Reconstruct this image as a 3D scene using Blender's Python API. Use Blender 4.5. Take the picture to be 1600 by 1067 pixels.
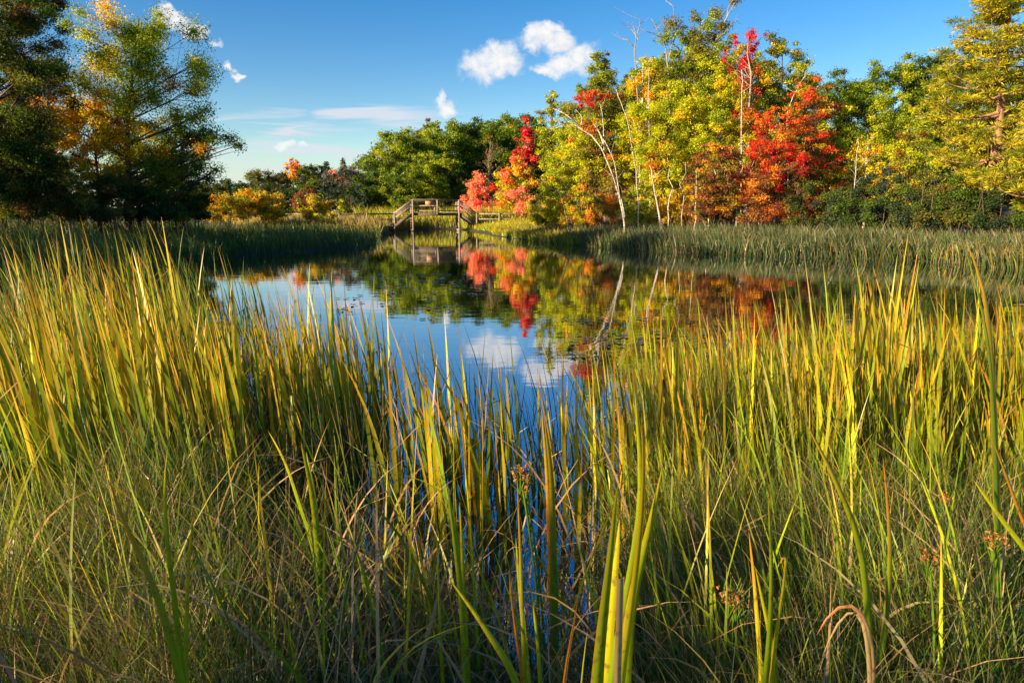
import bpy, math, random
import numpy as np
from mathutils import Vector
for o in list(bpy.data.objects): bpy.data.objects.remove(o)
SC = bpy.context.scene
COL = SC.collection
# ------------------------------------------------------------------ camera
F = 1067.0; HZ = 331.0; CAMZ = 1.73
TH = math.atan((533.5-HZ)/F)
cam = bpy.data.objects.new('camera', bpy.data.cameras.new('camera')); COL.objects.link(cam)
cam.data.lens = 24.0; cam.data.sensor_width = 36.0; cam.data.clip_start = 0.05; cam.data.clip_end = 5000
cam.location = (0, 0, CAMZ); cam.rotation_euler = (math.pi/2-TH, 0, 0)
SC.camera = cam
def ray(px, py):
    cx = (px-800)/F; cy = (533.5-py)/F
    return np.array([cx, math.cos(TH)+cy*math.sin(TH), -math.sin(TH)+cy*math.cos(TH)])
def P(px, py, Y):
    d = ray(px, py); return np.array([0, 0, CAMZ])+d*(Y/d[1])
# ------------------------------------------------------------------ sun + sky
SUN_EL = math.radians(15.5)
tx, ty = 0.87, 0.50           # horizontal travel direction of the light
n_ = math.hypot(tx, ty); tx /= n_; ty /= n_
sd = bpy.data.lights.new('sun', 'SUN'); sd.energy = 5.0; sd.angle = math.radians(0.5); sd.color = (1.0, 0.74, 0.44)
sun = bpy.data.objects.new('sun', sd); COL.objects.link(sun)
sun.rotation_euler = Vector((tx*math.cos(SUN_EL), ty*math.cos(SUN_EL), -math.sin(SUN_EL))).to_track_quat('-Z', 'Y').to_euler()
SC.view_settings.view_transform = 'Standard'; SC.view_settings.look = 'None'; SC.view_settings.gamma = 1
SC.view_settings.exposure = 1.60
W = bpy.data.worlds.new('World'); SC.world = W; W.use_nodes = True
nt = W.node_tree; nt.nodes.clear()
def N(t, **k):
    n = nt.nodes.new(t)
    for a, b in k.items(): setattr(n, a, b)
    return n
def L(a, b): nt.links.new(a, b)
def mth(op, a, b=None, c=None, clamp=False):
    n = N('ShaderNodeMath', operation=op); n.use_clamp = clamp
    for i, v in enumerate((a, b, c)):
        if v is None: continue
        if isinstance(v, (int, float)): n.inputs[i].default_value = v
        else: L(v, n.inputs[i])
    return n.outputs[0]
def vmt(op, a, b):
    n = N('ShaderNodeVectorMath', operation=op)
    for i, v in enumerate((a, b)):
        if isinstance(v, tuple): n.inputs[i].default_value = v
        else: L(v, n.inputs[i])
    return n
sky = N('ShaderNodeTexSky', sky_type='NISHITA'); sky.sun_disc = False
sky.sun_elevation = SUN_EL; sky.sun_rotation = math.atan2(-tx, -ty)
sky.air_density = 1.0; sky.dust_density = 0.4; sky.ozone_density = 1.6; sky.altitude = 200
hs = N('ShaderNodeHueSaturation'); hs.inputs['Saturation'].default_value = 1.55; hs.inputs['Value'].default_value = 1.04; hs.inputs['Hue'].default_value = 0.511
L(sky.outputs[0], hs.inputs['Color'])
tc = N('ShaderNodeTexCoord'); sx = N('ShaderNodeSeparateXYZ'); L(tc.outputs['Generated'], sx.inputs[0])
yy = mth('MAXIMUM', sx.outputs[1], 0.05)
cb = N('ShaderNodeCombineXYZ'); L(mth('DIVIDE', sx.outputs[0], yy), cb.inputs[0]); L(mth('DIVIDE', sx.outputs[2], yy), cb.inputs[1])
UV = cb.outputs[0]
no1 = N('ShaderNodeTexNoise'); no1.inputs['Scale'].default_value = 22; no1.inputs['Detail'].default_value = 8; no1.inputs['Roughness'].default_value = 0.62
L(UV, no1.inputs['Vector'])
dv = vmt('SUBTRACT', no1.outputs['Color'], (0.5, 0.5, 0.5))
dm = vmt('MULTIPLY', dv.outputs[0], (0.062, 0.055, 0))
UVD = vmt('ADD', UV, dm.outputs[0]).outputs[0]
def uvp(x, y): d = ray(x, y); return d[0]/d[1], d[2]/d[1]
def blobmax(coord, blobs):
    cur = None
    for (x, y, a, b) in blobs:
        u, v = uvp(x, y)
        s = vmt('SUBTRACT', coord, (u, v, 0)); d = vmt('MULTIPLY', s.outputs[0], (F/a, F/b, 0))
        q = N('ShaderNodeVectorMath', operation='DOT_PRODUCT'); L(d.outputs[0], q.inputs[0]); L(d.outputs[0], q.inputs[1])
        m = mth('SUBTRACT', 1.0, q.outputs['Value'])
        cur = m if cur is None else mth('MAXIMUM', cur, m)
    return cur
cum = [(765,102,46,28),(738,94,30,20),(790,92,30,30),(778,78,16,14),(786,115,32,15),(850,62,44,18),(872,66,32,24),(905,84,40,24),(884,100,44,18),(858,108,34,11),
       (830,55,24,13),(868,50,22,12),(697,165,22,17),(690,152,13,10),(272,30,26,13),(302,46,26,14),(258,18,15,9),(338,64,15,7),(366,104,12,9),(378,118,9,7),
       (588,250,24,16),(572,262,18,12),(445,228,13,8),(470,230,11,8)]
m1 = blobmax(UVD, cum)
fb = N('ShaderNodeTexNoise'); fb.inputs['Scale'].default_value = 46; fb.inputs['Detail'].default_value = 9; fb.inputs['Roughness'].default_value = 0.6; L(UV, fb.inputs['Vector'])
dens = mth('ADD', m1, mth('MULTIPLY', mth('SUBTRACT', fb.outputs[0], 0.5), 2.0))
mr = N('ShaderNodeMapRange', interpolation_type='SMOOTHSTEP'); L(dens, mr.inputs[0]); mr.inputs[1].default_value = -0.12; mr.inputs[2].default_value = 1.25
# thin streaks
st = vmt('MULTIPLY', UV, (5, 60, 1)); n2 = N('ShaderNodeTexNoise'); n2.inputs['Scale'].default_value = 1.2; n2.inputs['Detail'].default_value = 6; n2.inputs['Distortion'].default_value = 0.5; L(st.outputs[0], n2.inputs['Vector'])
m2 = blobmax(vmt('ADD', UV, vmt('MULTIPLY', vmt('SUBTRACT', n2.outputs['Color'], (.5,.5,.5)).outputs[0], (.30,.05,0)).outputs[0]).outputs[0], [(395,184,110,9),(520,228,150,20),(370,262,210,30),(380,285,260,22),(560,232,130,24),(480,250,180,14),(470,206,60,6),(150,180,200,12),(620,182,110,26)])
s2 = mth('MULTIPLY', mth('MAXIMUM', m2, 0.0), mth('MULTIPLY', mth('SUBTRACT', n2.outputs[0], 0.38, clamp=True), 5.0), clamp=True)
hz3 = blobmax(UV, [(330,300,420,52)])
s2 = mth('MAXIMUM', s2, mth('MULTIPLY', hz3, 0.75, clamp=True))
front = mth('GREATER_THAN', sx.outputs[1], 0.05)
mask = mth('MULTIPLY', mth('MAXIMUM', mr.outputs[0], mth('MULTIPLY', s2, 0.85)), front, clamp=True)
shade = N('ShaderNodeMapRange'); L(mth('ADD', m1, mth('MULTIPLY', mth('SUBTRACT', no1.outputs[0], 0.5), 2.0)), shade.inputs[0]); shade.inputs[1].default_value = 0.0; shade.inputs[2].default_value = 0.9
cc = N('ShaderNodeMix', data_type='RGBA'); L(shade.outputs[0], cc.inputs[0]); cc.inputs[6].default_value = (4.2, 4.35, 4.8, 1); cc.inputs[7].default_value = (5.5, 5.35, 5.2, 1)
mx = N('ShaderNodeMix', data_type='RGBA'); L(mask, mx.inputs[0]); L(hs.outputs[0], mx.inputs[6]); L(cc.outputs[2], mx.inputs[7])
bg = N('ShaderNodeBackground'); bg.inputs['Strength'].default_value = 0.060; L(mx.outputs[2], bg.inputs['Color'])
wo = N('ShaderNodeOutputWorld'); L(bg.outputs[0], wo.inputs[0])
SC.cycles.max_bounces = 6; SC.cycles.diffuse_bounces = 3; SC.cycles.glossy_bounces = 3; SC.cycles.transmission_bounces = 4
SC.cycles.caustics_reflective = False; SC.cycles.caustics_refractive = False

# ------------------------------------------------------------------ materials
def newmat(name):
    global nt
    m = bpy.data.materials.new(name); m.use_nodes = True; nt = m.node_tree; nt.nodes.clear(); return m
def foliage(name, trans=0.35, rough=0.55, spec=0.25, tb=1.5):
    m = newmat(name)
    a = N('ShaderNodeAttribute', attribute_name='col')
    p = N('ShaderNodeBsdfPrincipled'); L(a.outputs['Color'], p.inputs['Base Color']); p.inputs['Roughness'].default_value = rough
    p.inputs['Specular IOR Level'].default_value = spec
    t = N('ShaderNodeBsdfTranslucent'); g = N('ShaderNodeMix', data_type='RGBA', blend_type='MULTIPLY'); g.inputs[0].default_value = 1
    L(a.outputs['Color'], g.inputs[6]); g.inputs[7].default_value = (tb, tb, tb*0.6, 1); L(g.outputs[2], t.inputs['Color'])
    x = N('ShaderNodeMixShader'); x.inputs[0].default_value = trans; L(p.outputs[0], x.inputs[1]); L(t.outputs[0], x.inputs[2])
    o = N('ShaderNodeOutputMaterial'); L(x.outputs[0], o.inputs[0]); return m
M_LEAF = foliage('tree_leaf', 0.42)
M_BLADE = foliage('reed_blade', 0.30, 0.42, 0.35)
a = [n for n in nt.nodes if n.type == 'ATTRIBUTE'][0]; tg = N('ShaderNodeTexCoord'); sp = N('ShaderNodeTexNoise'); sp.inputs['Scale'].default_value = 55; sp.inputs['Detail'].default_value = 4; L(tg.outputs['Object'], sp.inputs['Vector'])
sr = N('ShaderNodeMapRange'); L(sp.outputs[0], sr.inputs[0]); sr.inputs[1].default_value = .56; sr.inputs[2].default_value = .72; sr.inputs[4].default_value = .75
bm = N('ShaderNodeMix', data_type='RGBA'); L(sr.outputs[0], bm.inputs[0]); L(a.outputs['Color'], bm.inputs[6]); bm.inputs[7].default_value = (.16, .07, .02, 1)
for n in list(nt.nodes):
    if n.type == 'BSDF_PRINCIPLED': L(bm.outputs[2], n.inputs['Base Color'])
    if n.type == 'MIX' and n.blend_type == 'MULTIPLY': L(bm.outputs[2], n.inputs[6])
def bark(name, c1, c2, scale=6, stretch=0.2, rough=0.9, c3=None):
    m = newmat(name)
    t = N('ShaderNodeTexCoord'); v = N('ShaderNodeMapping'); v.inputs['Scale'].default_value = (1, 1, stretch); L(t.outputs['Object'], v.inputs[0])
    n = N('ShaderNodeTexNoise'); n.inputs['Scale'].default_value = scale; n.inputs['Detail'].default_value = 7; n.inputs['Roughness'].default_value = 0.65; L(v.outputs[0], n.inputs['Vector'])
    r = N('ShaderNodeValToRGB'); r.color_ramp.elements[0].position = 0.38; r.color_ramp.elements[1].position = 0.62
    r.color_ramp.elements[0].color = (*c1, 1); r.color_ramp.elements[1].color = (*c2, 1); L(n.outputs[0], r.inputs[0])
    p = N('ShaderNodeBsdfPrincipled'); L(r.outputs[0], p.inputs['Base Color']); p.inputs['Roughness'].default_value = rough
    b = N('ShaderNodeBump'); b.inputs['Strength'].default_value = 0.5; b.inputs['Distance'].default_value = 0.02; L(n.outputs[0], b.inputs['Height']); L(b.outputs[0], p.inputs['Normal'])
    o = N('ShaderNodeOutputMaterial'); L(p.outputs[0], o.inputs[0]); return m
M_BARK = bark('dark_bark', (0.035, 0.025, 0.018), (0.14, 0.105, 0.075), 8)
M_GREYBARK = bark('grey_bark', (0.16, 0.13, 0.11), (0.36, 0.31, 0.26), 8)
M_BIRCH = bark('birch_bark', (0.12, 0.10, 0.08), (0.66, 0.60, 0.50), 7, 3.5)
M_PINEBARK = bark('pine_bark', (0.12, 0.06, 0.035), (0.34, 0.2, 0.12), 7, 0.3)
M_WOOD = bark('weathered_wood', (0.13, 0.10, 0.08), (0.34, 0.29, 0.24), 14, 1.0)
M_WOODD = bark('dark_wood', (0.06, 0.045, 0.035), (0.15, 0.12, 0.10), 14, 1.0)  # darker wood for joists and stair stringers
M_SIGN = bark('brown_panel', (0.34, 0.17, 0.08), (0.45, 0.24, 0.12), 5, 1.0, 0.6)
# water
M_WATER = newmat('pond_water')
t = N('ShaderNodeTexCoord')
mp = N('ShaderNodeMapping'); mp.inputs['Scale'].default_value = (0.8, 2.0, 1); L(t.outputs['Object'], mp.inputs[0])
n = N('ShaderNodeTexNoise'); n.inputs['Scale'].default_value = 1.4; n.inputs['Detail'].default_value = 3; n.inputs['Roughness'].default_value = 0.5; L(mp.outputs[0], n.inputs['Vector'])
b = N('ShaderNodeBump'); b.inputs['Strength'].default_value = 0.035; b.inputs['Distance'].default_value = 0.05; L(n.outputs[0], b.inputs['Height'])
p = N('ShaderNodeBsdfDiffuse'); p.inputs['Color'].default_value = (0.010, 0.012, 0.008, 1)
gl = N('ShaderNodeBsdfGlossy'); gl.inputs['Roughness'].default_value = 0.012; gl.inputs['Color'].default_value = (.93, .96, 1, 1); L(b.outputs[0], gl.inputs['Normal'])
fr = N('ShaderNodeFresnel'); fr.inputs['IOR'].default_value = 1.6
xm = N('ShaderNodeMixShader'); L(mth('ADD', mth('MULTIPLY', fr.outputs[0], .5), .50, clamp=True), xm.inputs[0]); L(p.outputs[0], xm.inputs[1]); L(gl.outputs[0], xm.inputs[2])
o = N('ShaderNodeOutputMaterial'); L(xm.outputs[0], o.inputs[0])
# ground
M_GROUND = newmat('marsh_ground')
t = N('ShaderNodeTexCoord'); n = N('ShaderNodeTexNoise'); n.inputs['Scale'].default_value = 0.9; n.inputs['Detail'].default_value = 9; n.inputs['Roughness'].default_value = 0.7; L(t.outputs['Object'], n.inputs['Vector'])
r = N('ShaderNodeValToRGB'); e = r.color_ramp.elements; e[0].position = 0.35; e[0].color = (0.016, 0.012, 0.007, 1); e[1].position = 0.65; e[1].color = (0.045, 0.040, 0.016, 1); L(n.outputs[0], r.inputs[0])
p = N('ShaderNodeBsdfPrincipled'); p.inputs['Roughness'].default_value = 0.95; L(r.outputs[0], p.inputs['Base Color'])
b = N('ShaderNodeBump'); b.inputs['Distance'].default_value = 0.1; L(n.outputs[0], b.inputs['Height']); L(b.outputs[0], p.inputs['Normal'])
o = N('ShaderNodeOutputMaterial'); L(p.outputs[0], o.inputs[0])
M_PAD = foliage('lily_leaf', 0.1, 0.3, 0.6)

# ------------------------------------------------------------------ mesh helpers
def link(ob, parent=None):
    COL.objects.link(ob)
    if parent is not None: ob.parent = parent
    return ob
def mesh_np(name, V, Q, cols=None, mat=None, parent=None, smooth=False, T=None):
    me = bpy.data.meshes.new(name)
    V = np.asarray(V, np.float32).reshape(-1, 3)
    Q = np.asarray(Q, np.int32).reshape(-1, 4) if Q is not None else np.zeros((0, 4), np.int32)
    nq = len(Q); nl = nq*4
    me.vertices.add(len(V)); me.vertices.foreach_set('co', V.ravel())
    me.loops.add(nl); me.polygons.add(nq)
    me.loops.foreach_set('vertex_index', Q.ravel())
    me.polygons.foreach_set('loop_start', np.arange(0, nl, 4, dtype=np.int32))
    try: me.polygons.foreach_set('loop_total', np.full(nq, 4, np.int32))
    except Exception: pass
    if smooth: me.polygons.foreach_set('use_smooth', np.ones(nq, bool))
    me.update(calc_edges=True)
    if cols is not None:
        a = me.color_attributes.new('col', 'FLOAT_COLOR', 'POINT')
        c = np.ones((len(V), 4), np.float32); c[:, :3] = np.clip(cols, 0, 1); a.data.foreach_set('color', c.ravel())
    if mat: me.materials.append(mat)
    return link(bpy.data.objects.new(name, me), parent)
class MB:
    def __init__(s): s.V = []; s.Q = []; s.n = 0
    def add(s, V, Q):
        V = np.asarray(V, float).reshape(-1, 3); s.V.append(V); s.Q.append(np.asarray(Q, int).reshape(-1, 4)+s.n); s.n += len(V)
    def tube(s, pts, rad, k=6):
        pts = np.asarray(pts, float); n = len(pts); rad = np.broadcast_to(np.asarray(rad, float), (n,))
        t = np.gradient(pts, axis=0); t /= np.linalg.norm(t, axis=1, keepdims=True)+1e-9
        ref = np.where(np.abs(t[:, 2:3]) > 0.9, np.array([[1., 0, 0]]), np.array([[0, 0, 1.]]))
        ref = np.broadcast_to(ref[n//2], (n, 3))
        u = np.cross(t, ref); u /= np.linalg.norm(u, axis=1, keepdims=True)+1e-9; w = np.cross(t, u)
        a = np.arange(k)*2*np.pi/k
        V = pts[:, None]+rad[:, None, None]*(np.cos(a)[None, :, None]*u[:, None]+np.sin(a)[None, :, None]*w[:, None])
        i = np.arange(n-1)[:, None]*k; j = np.arange(k)[None]; j2 = (j+1) % k
        Q = np.stack([i+j, i+j2, i+k+j2, i+k+j], -1).reshape(-1, 4)
        s.add(V.reshape(-1, 3), Q)
    def box(s, a, b, M=None):
        (x0, y0, z0), (x1, y1, z1) = a, b
        V = np.array([[x0,y0,z0],[x1,y0,z0],[x1,y1,z0],[x0,y1,z0],[x0,y0,z1],[x1,y0,z1],[x1,y1,z1],[x0,y1,z1]], float)
        s.add(V, [[0,3,2,1],[4,5,6,7],[0,1,5,4],[1,2,6,5],[2,3,7,6],[3,0,4,7]])
    def bar(s, p, q, w, h):   # rectangular bar from p to q, w across (local y), h upright
        p = np.array(p, float); q = np.array(q, float); t = q-p; t /= np.linalg.norm(t)
        side = np.cross(t, [0, 0, 1.]); side = side/np.linalg.norm(side) if np.linalg.norm(side) > 1e-3 else np.array([0, 1., 0])
        up = np.cross(side, t)
        V = [c+side*a*w/2+up*bb*h/2 for c in (p, q) for (a, bb) in ((-1,-1),(1,-1),(1,1),(-1,1))]
        s.add(V, [[0,3,2,1],[4,5,6,7],[0,1,5,4],[1,2,6,5],[2,3,7,6],[3,0,4,7]])
    def build(s, name, mat, parent=None, smooth=False):
        return mesh_np(name, np.concatenate(s.V), np.concatenate(s.Q), None, mat, parent, smooth)
def tag(o, label, cat, group=None):
    o['label'] = label; o['category'] = cat
    if group: o['group'] = group
    return o
def empty(name, loc, rz=0):
    o = bpy.data.objects.new(name, None); o.location = loc; o.rotation_euler = (0, 0, rz); return link(o)

# ------------------------------------------------------------------ terrain
POND = np.array([(-9.5,4.6),(-5,4.0),(-1.5,2.8),(0.5,2.3),(1.6,2.9),(5,3.6),(9,4.6),(13,9),(15.5,17),(14.6,24.6),(9.7,27.2),(5.9,31),(2.2,39),(-1.0,51),(-1.6,57),(-3.4,64),(-5,71),(-10.5,71),(-11.0,62),(-9.8,52),(-8.4,42),(-7.4,34),(-9,30),(-10.5,26),(-11,18),(-11,9)])
def pond_sd(x, y):       # signed distance, negative in the pond
    x = np.asarray(x, float); y = np.asarray(y, float); d = np.full(x.shape, 1e9); ins = np.zeros(x.shape, bool)
    for i in range(len(POND)):
        a = POND[i]; b = POND[(i+1) % len(POND)]; ab = b-a
        t = np.clip(((x-a[0])*ab[0]+(y-a[1])*ab[1])/(ab@ab), 0, 1)
        d = np.minimum(d, np.hypot(x-a[0]-t*ab[0], y-a[1]-t*ab[1]))
        c = ((a[1] > y) != (b[1] > y))
        with np.errstate(divide='ignore', invalid='ignore'):
            xi = a[0]+(y-a[1])*ab[0]/(ab[1] if ab[1] != 0 else 1e-9)
        ins ^= c & (x < xi)
    return np.where(ins, -d, d)
def gz(x, y):
    x = np.asarray(x, float); y = np.asarray(y, float); d = pond_sd(x, y)
    z = np.where(d < 0, np.maximum(-0.9, d*0.3), 0.38*(1-np.exp(-np.maximum(d, 0)*0.45)))
    z = z+0.03*np.sin(x*2.1+1)*np.sin(y*1.7)*(d > -0.3)+0.02*np.sin(x*5.3+y*4.1)
    z = z+7*np.exp(-(((x-48)/30)**2+((y-80)/28)**2))
    return z
def axis(lo, hi, near, f0, f1, step):
    a = [f0]; s = step
    while a[-1] < hi: s *= 1.25; a.append(a[-1]+s)
    return a
xs = np.concatenate([-np.array(axis(0, 1500, 0, 26, 0, .6))[::-1], np.arange(-25.5, 26, .5), np.array(axis(0, 1500, 0, 26, 0, .6))])
ys = np.concatenate([-np.array(axis(0, 400, 0, 3, 0, .6))[::-1], np.arange(-2.6, 80, .4), np.array(axis(0, 1800, 0, 80, 0, .6))])
X, Y = np.meshgrid(xs, ys); Z = gz(X, Y); nx, ny = len(xs), len(ys)
i = np.arange(ny-1)[:, None]*nx+np.arange(nx-1)[None]
g = mesh_np('ground', np.stack([X, Y, Z], -1), np.stack([i, i+1, i+nx+1, i+nx], -1), None, M_GROUND, None, True); g['kind'] = 'structure'
w = mesh_np('water', [(-16, 1.5, 0), (18, 1.5, 0), (18, 76, 0), (-16, 76, 0)], [[0, 1, 2, 3]], None, M_WATER); w['kind'] = 'structure'

# ------------------------------------------------------------------ colours (base colours, linear)
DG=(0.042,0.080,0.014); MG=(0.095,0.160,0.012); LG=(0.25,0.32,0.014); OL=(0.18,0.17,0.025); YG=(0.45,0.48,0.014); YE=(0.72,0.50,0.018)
GO=(0.72,0.38,0.02); OR=(0.62,0.19,0.02); RE=(0.62,0.03,0.02); CR=(0.55,0.012,0.03); SA=(0.82,0.27,0.18); BR=(0.20,0.09,0.035); RB=(0.22,0.05,0.03)
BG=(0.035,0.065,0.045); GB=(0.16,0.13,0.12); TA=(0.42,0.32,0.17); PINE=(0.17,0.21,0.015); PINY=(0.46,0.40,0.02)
def leaves(rng, C, R, cnt, size, pal, flat=0.7, aspect=0.6, upb=0.5, shell=0.6, jit=0.25, hz=None):
    """many small diamond leaves in the clumps C (radii R)"""
    idx = np.repeat(np.arange(len(C)), cnt); n = len(idx)
    d = rng.normal(size=(n, 3)); d /= np.linalg.norm(d, axis=1, keepdims=True)
    rr = rng.random(n)**shell
    # lumpy clump surface
    lump = 0.75+0.5*np.sin(d[:, 0]*4+idx)*np.sin(d[:, 1]*5+idx*2.3)*np.cos(d[:, 2]*4)
    p = C[idx]+d*(rr*R[idx]*lump)[:, None]*np.array([1, 1, flat])
    nn = d*0.6+rng.normal(size=(n, 3))*0.7+np.array([0, 0, upb]); nn /= np.linalg.norm(nn, axis=1, keepdims=True)
    a = np.cross(nn, rng.normal(size=(n, 3))); a /= np.linalg.norm(a, axis=1, keepdims=True); b = np.cross(nn, a)
    s = size*(0.6+0.8*rng.random(n))[:, None]
    V = np.stack([p-a*s*0.5, p+b*s*aspect*0.5-a*s*.08+nn*s*.12, p+a*s*0.5, p-b*s*aspect*0.5-a*s*.08+nn*s*.12], 1)
    pc = np.array(pal)[idx] if len(pal) == len(C) else np.array(pal)
    c = pc*(1+jit*rng.normal(size=(n, 1)))*(1+0.10*rng.normal(size=(n, 3)))
    return V.reshape(-1, 3), np.arange(n*4).reshape(-1, 4), np.repeat(np.clip(c, 0.004, 0.9), 4, 0)
def prof(kind, t):
    t = np.clip(t, 0, 1)
    if kind == 'round': return np.sqrt(np.maximum(0, 1-(2*t-1)**2))**0.8
    if kind == 'oval': return np.sqrt(np.maximum(0, 1-np.abs(2*t-0.9)**2.6/1.30))
    if kind == 'cone': return np.minimum(1, t*6+.3)*(1-t)**0.85+0.03
    if kind == 'dome': return np.sqrt(np.maximum(0, 1-t**2.2))
    if kind == 'spread': return np.sqrt(np.maximum(0.02, 1-((t-0.62)/0.64)**2))
    if kind == 'column': return np.minimum(1, t*4+.4)*np.sqrt(np.maximum(0.01, 1-t**3))
    return np.ones_like(t)
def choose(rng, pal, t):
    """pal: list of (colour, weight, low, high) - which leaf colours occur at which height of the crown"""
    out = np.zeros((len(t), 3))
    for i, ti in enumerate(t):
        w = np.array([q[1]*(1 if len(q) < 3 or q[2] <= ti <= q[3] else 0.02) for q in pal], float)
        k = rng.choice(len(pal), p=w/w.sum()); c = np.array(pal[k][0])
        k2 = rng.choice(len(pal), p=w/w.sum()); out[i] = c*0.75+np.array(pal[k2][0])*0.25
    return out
TN = [0]
def tree(name, label, cat, px, Yd, top, bot, hw, kind, pal, dens=2.0, leaf=None, nc=None, cr=0.28, bark=None, lean=0.0, stems=1, group=None,
         tr=None, seed=None, flat=0.7, depth=1.0, bx=None, trunkvis=True, jit=0.25, gap=0.0, shape=None):
    TN[0] += 1; rng = np.random.default_rng(1000+(seed or TN[0]))
    bark = bark or M_BARK
    base = P(bx if bx is not None else px, HZ, Yd); zg = float(gz(base[0], base[1])); base = np.array([base[0], base[1], zg-0.05])
    zt = P(px, top, Yd)[2]-base[2]; zb = max(P(px, bot, Yd)[2]-base[2], 0.12); cxw = P(px, max(top, 0)*.6+bot*.4, Yd)[0]-base[0]
    R = hw*1.17/F*Yd; H = zt-zb
    root = empty(name, base); tag(root, label, cat, group)
    nc = int((nc or 60) if dens < 1 else np.clip((2.3-.9*gap)*1.6*H/R/(np.pi*flat*(cr*.95)**2), 30, 230))
    # clump centres
    ts = []; 
    grid = np.linspace(0, 1, 60); w = prof(kind, grid)**0.9+0.12*(grid < .95); w /= w.sum()
    t = np.clip(rng.choice(grid, nc, p=w)+rng.normal(size=nc)*.02, 0.02, 0.985)
    ang = rng.random(nc)*2*np.pi
    lob = 0.88+0.24*np.sin(ang*2+rng.random()*6+t*7)+0.12*rng.normal(size=nc)
    rr = rng.random(nc)**0.42
    rad = np.maximum(0.05, prof(kind, t)*R*rr*np.clip(lob, .45, 1.2))
    crad = R*cr*(0.6+0.7*rng.random(nc))*(0.6+0.5*prof(kind, t))
    rad = np.maximum(0.02, rad*0.97-crad*0.22)
    zc = zb+t*H-crad*0.5*flat*(t > .8)+crad*0.4*flat*(t < .15)
    C = np.stack([cxw*np.minimum(1, zc/zt*1.3)+rad*np.cos(ang)+lean*(t-.3)*R, rad*np.sin(ang)*depth, zc], 1)
    if shape is not None:
        for (qx, qy, qr) in shape:      # extra limbs: a clump at that bearing and height, of that radius
            q = P(qx, qy, Yd)-base; C = np.vstack([C, q[None]+rng.normal(size=(1, 3))*np.array([0, .4, 0])]); crad = np.append(crad, 1.35*qr/F*Yd); t = np.append(t, np.clip((q[2]-zb)/H, 0, 1))
        nc = len(C)
    lf = leaf or max(0.068, Yd*0.0024)
    area = np.pi*crad**2*flat; la = lf*lf*0.3
    tot = dens*2.3*R*2*H*0.8/la
    cnt = np.maximum(6, (tot*area/area.sum()*(1-gap*rng.random(nc)))).astype(int)
    colr = choose(rng, pal, t)
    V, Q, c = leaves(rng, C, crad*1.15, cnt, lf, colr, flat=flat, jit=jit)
    mesh_np('crown', V, Q, c, M_LEAF, root)
    # trunk and limbs
    mb = MB(); r0 = tr or max(0.05, zt*0.014)
    trunks = []
    for k in range(stems):
        off = np.array([0, 0]) if stems == 1 else rng.normal(size=2)*R*0.18
        tt = np.linspace(0, 1, 12); tip = np.array([cxw+lean*R*.5, 0])+(off*2 if stems > 1 else 0)
        wob = np.cumsum(rng.normal(size=(12, 2))*0.012*zt, 0)*0.6
        pts = np.column_stack([off[0]+(tip[0]-off[0])*tt**1.3+wob[:, 0]*tt, off[1]+(tip[1]-off[1])*tt+wob[:, 1]*tt, tt*zt*0.96])
        rk = r0*(1-0.93*tt)*(1.0 if stems == 1 else .6)+0.004; rk[0] *= 1.35
        mb.tube(pts, rk, 8); trunks.append((pts, rk))
    order = np.argsort(-crad)[:min(nc, 75)]
    if shape is not None: order = np.unique(np.r_[order, np.arange(nc-len(shape), nc)])
    for q in order:
        pts, rk = trunks[rng.integers(len(trunks))]; c0 = C[q]
        hd = np.hypot(c0[0]-pts[:, 0], c0[1]-pts[:, 1])
        za = c0[2]-0.38*hd.min()-0.06*zt; za = np.clip(za, 0.12*zt if stems == 1 else 0.02*zt, zt*0.9)
        k = np.interp(za, pts[:, 2], np.arange(12)); a = np.array([np.interp(k, np.arange(12), pts[:, j]) for j in range(3)])
        r_ = np.interp(k, np.arange(12), rk)*0.42
        s = np.linspace(0, 1, 6)[:, None]; mid = (a+c0)/2+np.array([0, 0, -0.06*np.linalg.norm(c0-a)])+rng.normal(size=3)*.05*np.linalg.norm(c0-a)
        bz = (1-s)**2*a+2*s*(1-s)*mid+s*s*c0
        mb.tube(bz, np.linspace(r_, 0.2*r_+.004, 6), 5)
        for _ in range(2):
            e = c0+rng.normal(size=3)*crad[q]*0.55; s3 = np.linspace(0, 1, 3)[:, None]
            mb.tube(bz[3]+(e-bz[3])*s3, [r_*.35+.003, r_*.2+.003, .003], 4)
    mb.build('trunk', bark, root, True)
    return root

# ------------------------------------------------------------------ trees on the left bank
T = tree
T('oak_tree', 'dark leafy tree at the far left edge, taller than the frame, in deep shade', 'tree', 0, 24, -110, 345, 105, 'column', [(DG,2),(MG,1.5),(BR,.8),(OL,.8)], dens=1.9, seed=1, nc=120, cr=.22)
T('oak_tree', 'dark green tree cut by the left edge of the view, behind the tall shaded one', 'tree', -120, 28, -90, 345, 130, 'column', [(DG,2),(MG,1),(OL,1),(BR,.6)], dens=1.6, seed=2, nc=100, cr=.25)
T('maple_tree', 'tall green maple left of the pond with one long branch reaching out over the reeds', 'tree', 222, 27, 16, 338, 102, 'spread', [(MG,3,0,.62),(DG,.6,0,.4),(LG,3,.2,1),(YG,3,.45,1),(YE,1.2,.55,1),(GO,.8,.2,.7)], dens=1.75, seed=3, nc=100, cr=.24, gap=.45, flat=.8, tr=.15, bx=196,  # yellower leaves towards the top: sunlit crown put into the leaf colour
  shape=[(330,218,15),(352,215,14),(370,226,12),(318,232,12),(312,262,16),(335,265,13),(302,95,18),(318,135,17),(296,140,20),(322,105,12),(240,18,16),(258,45,14),(125,20,16),(108,38,12),(160,8,16),(300,180,24),(322,205,16),(310,240,18),(292,215,22),(270,250,26),(318,170,14),(140,55,18)])
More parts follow.
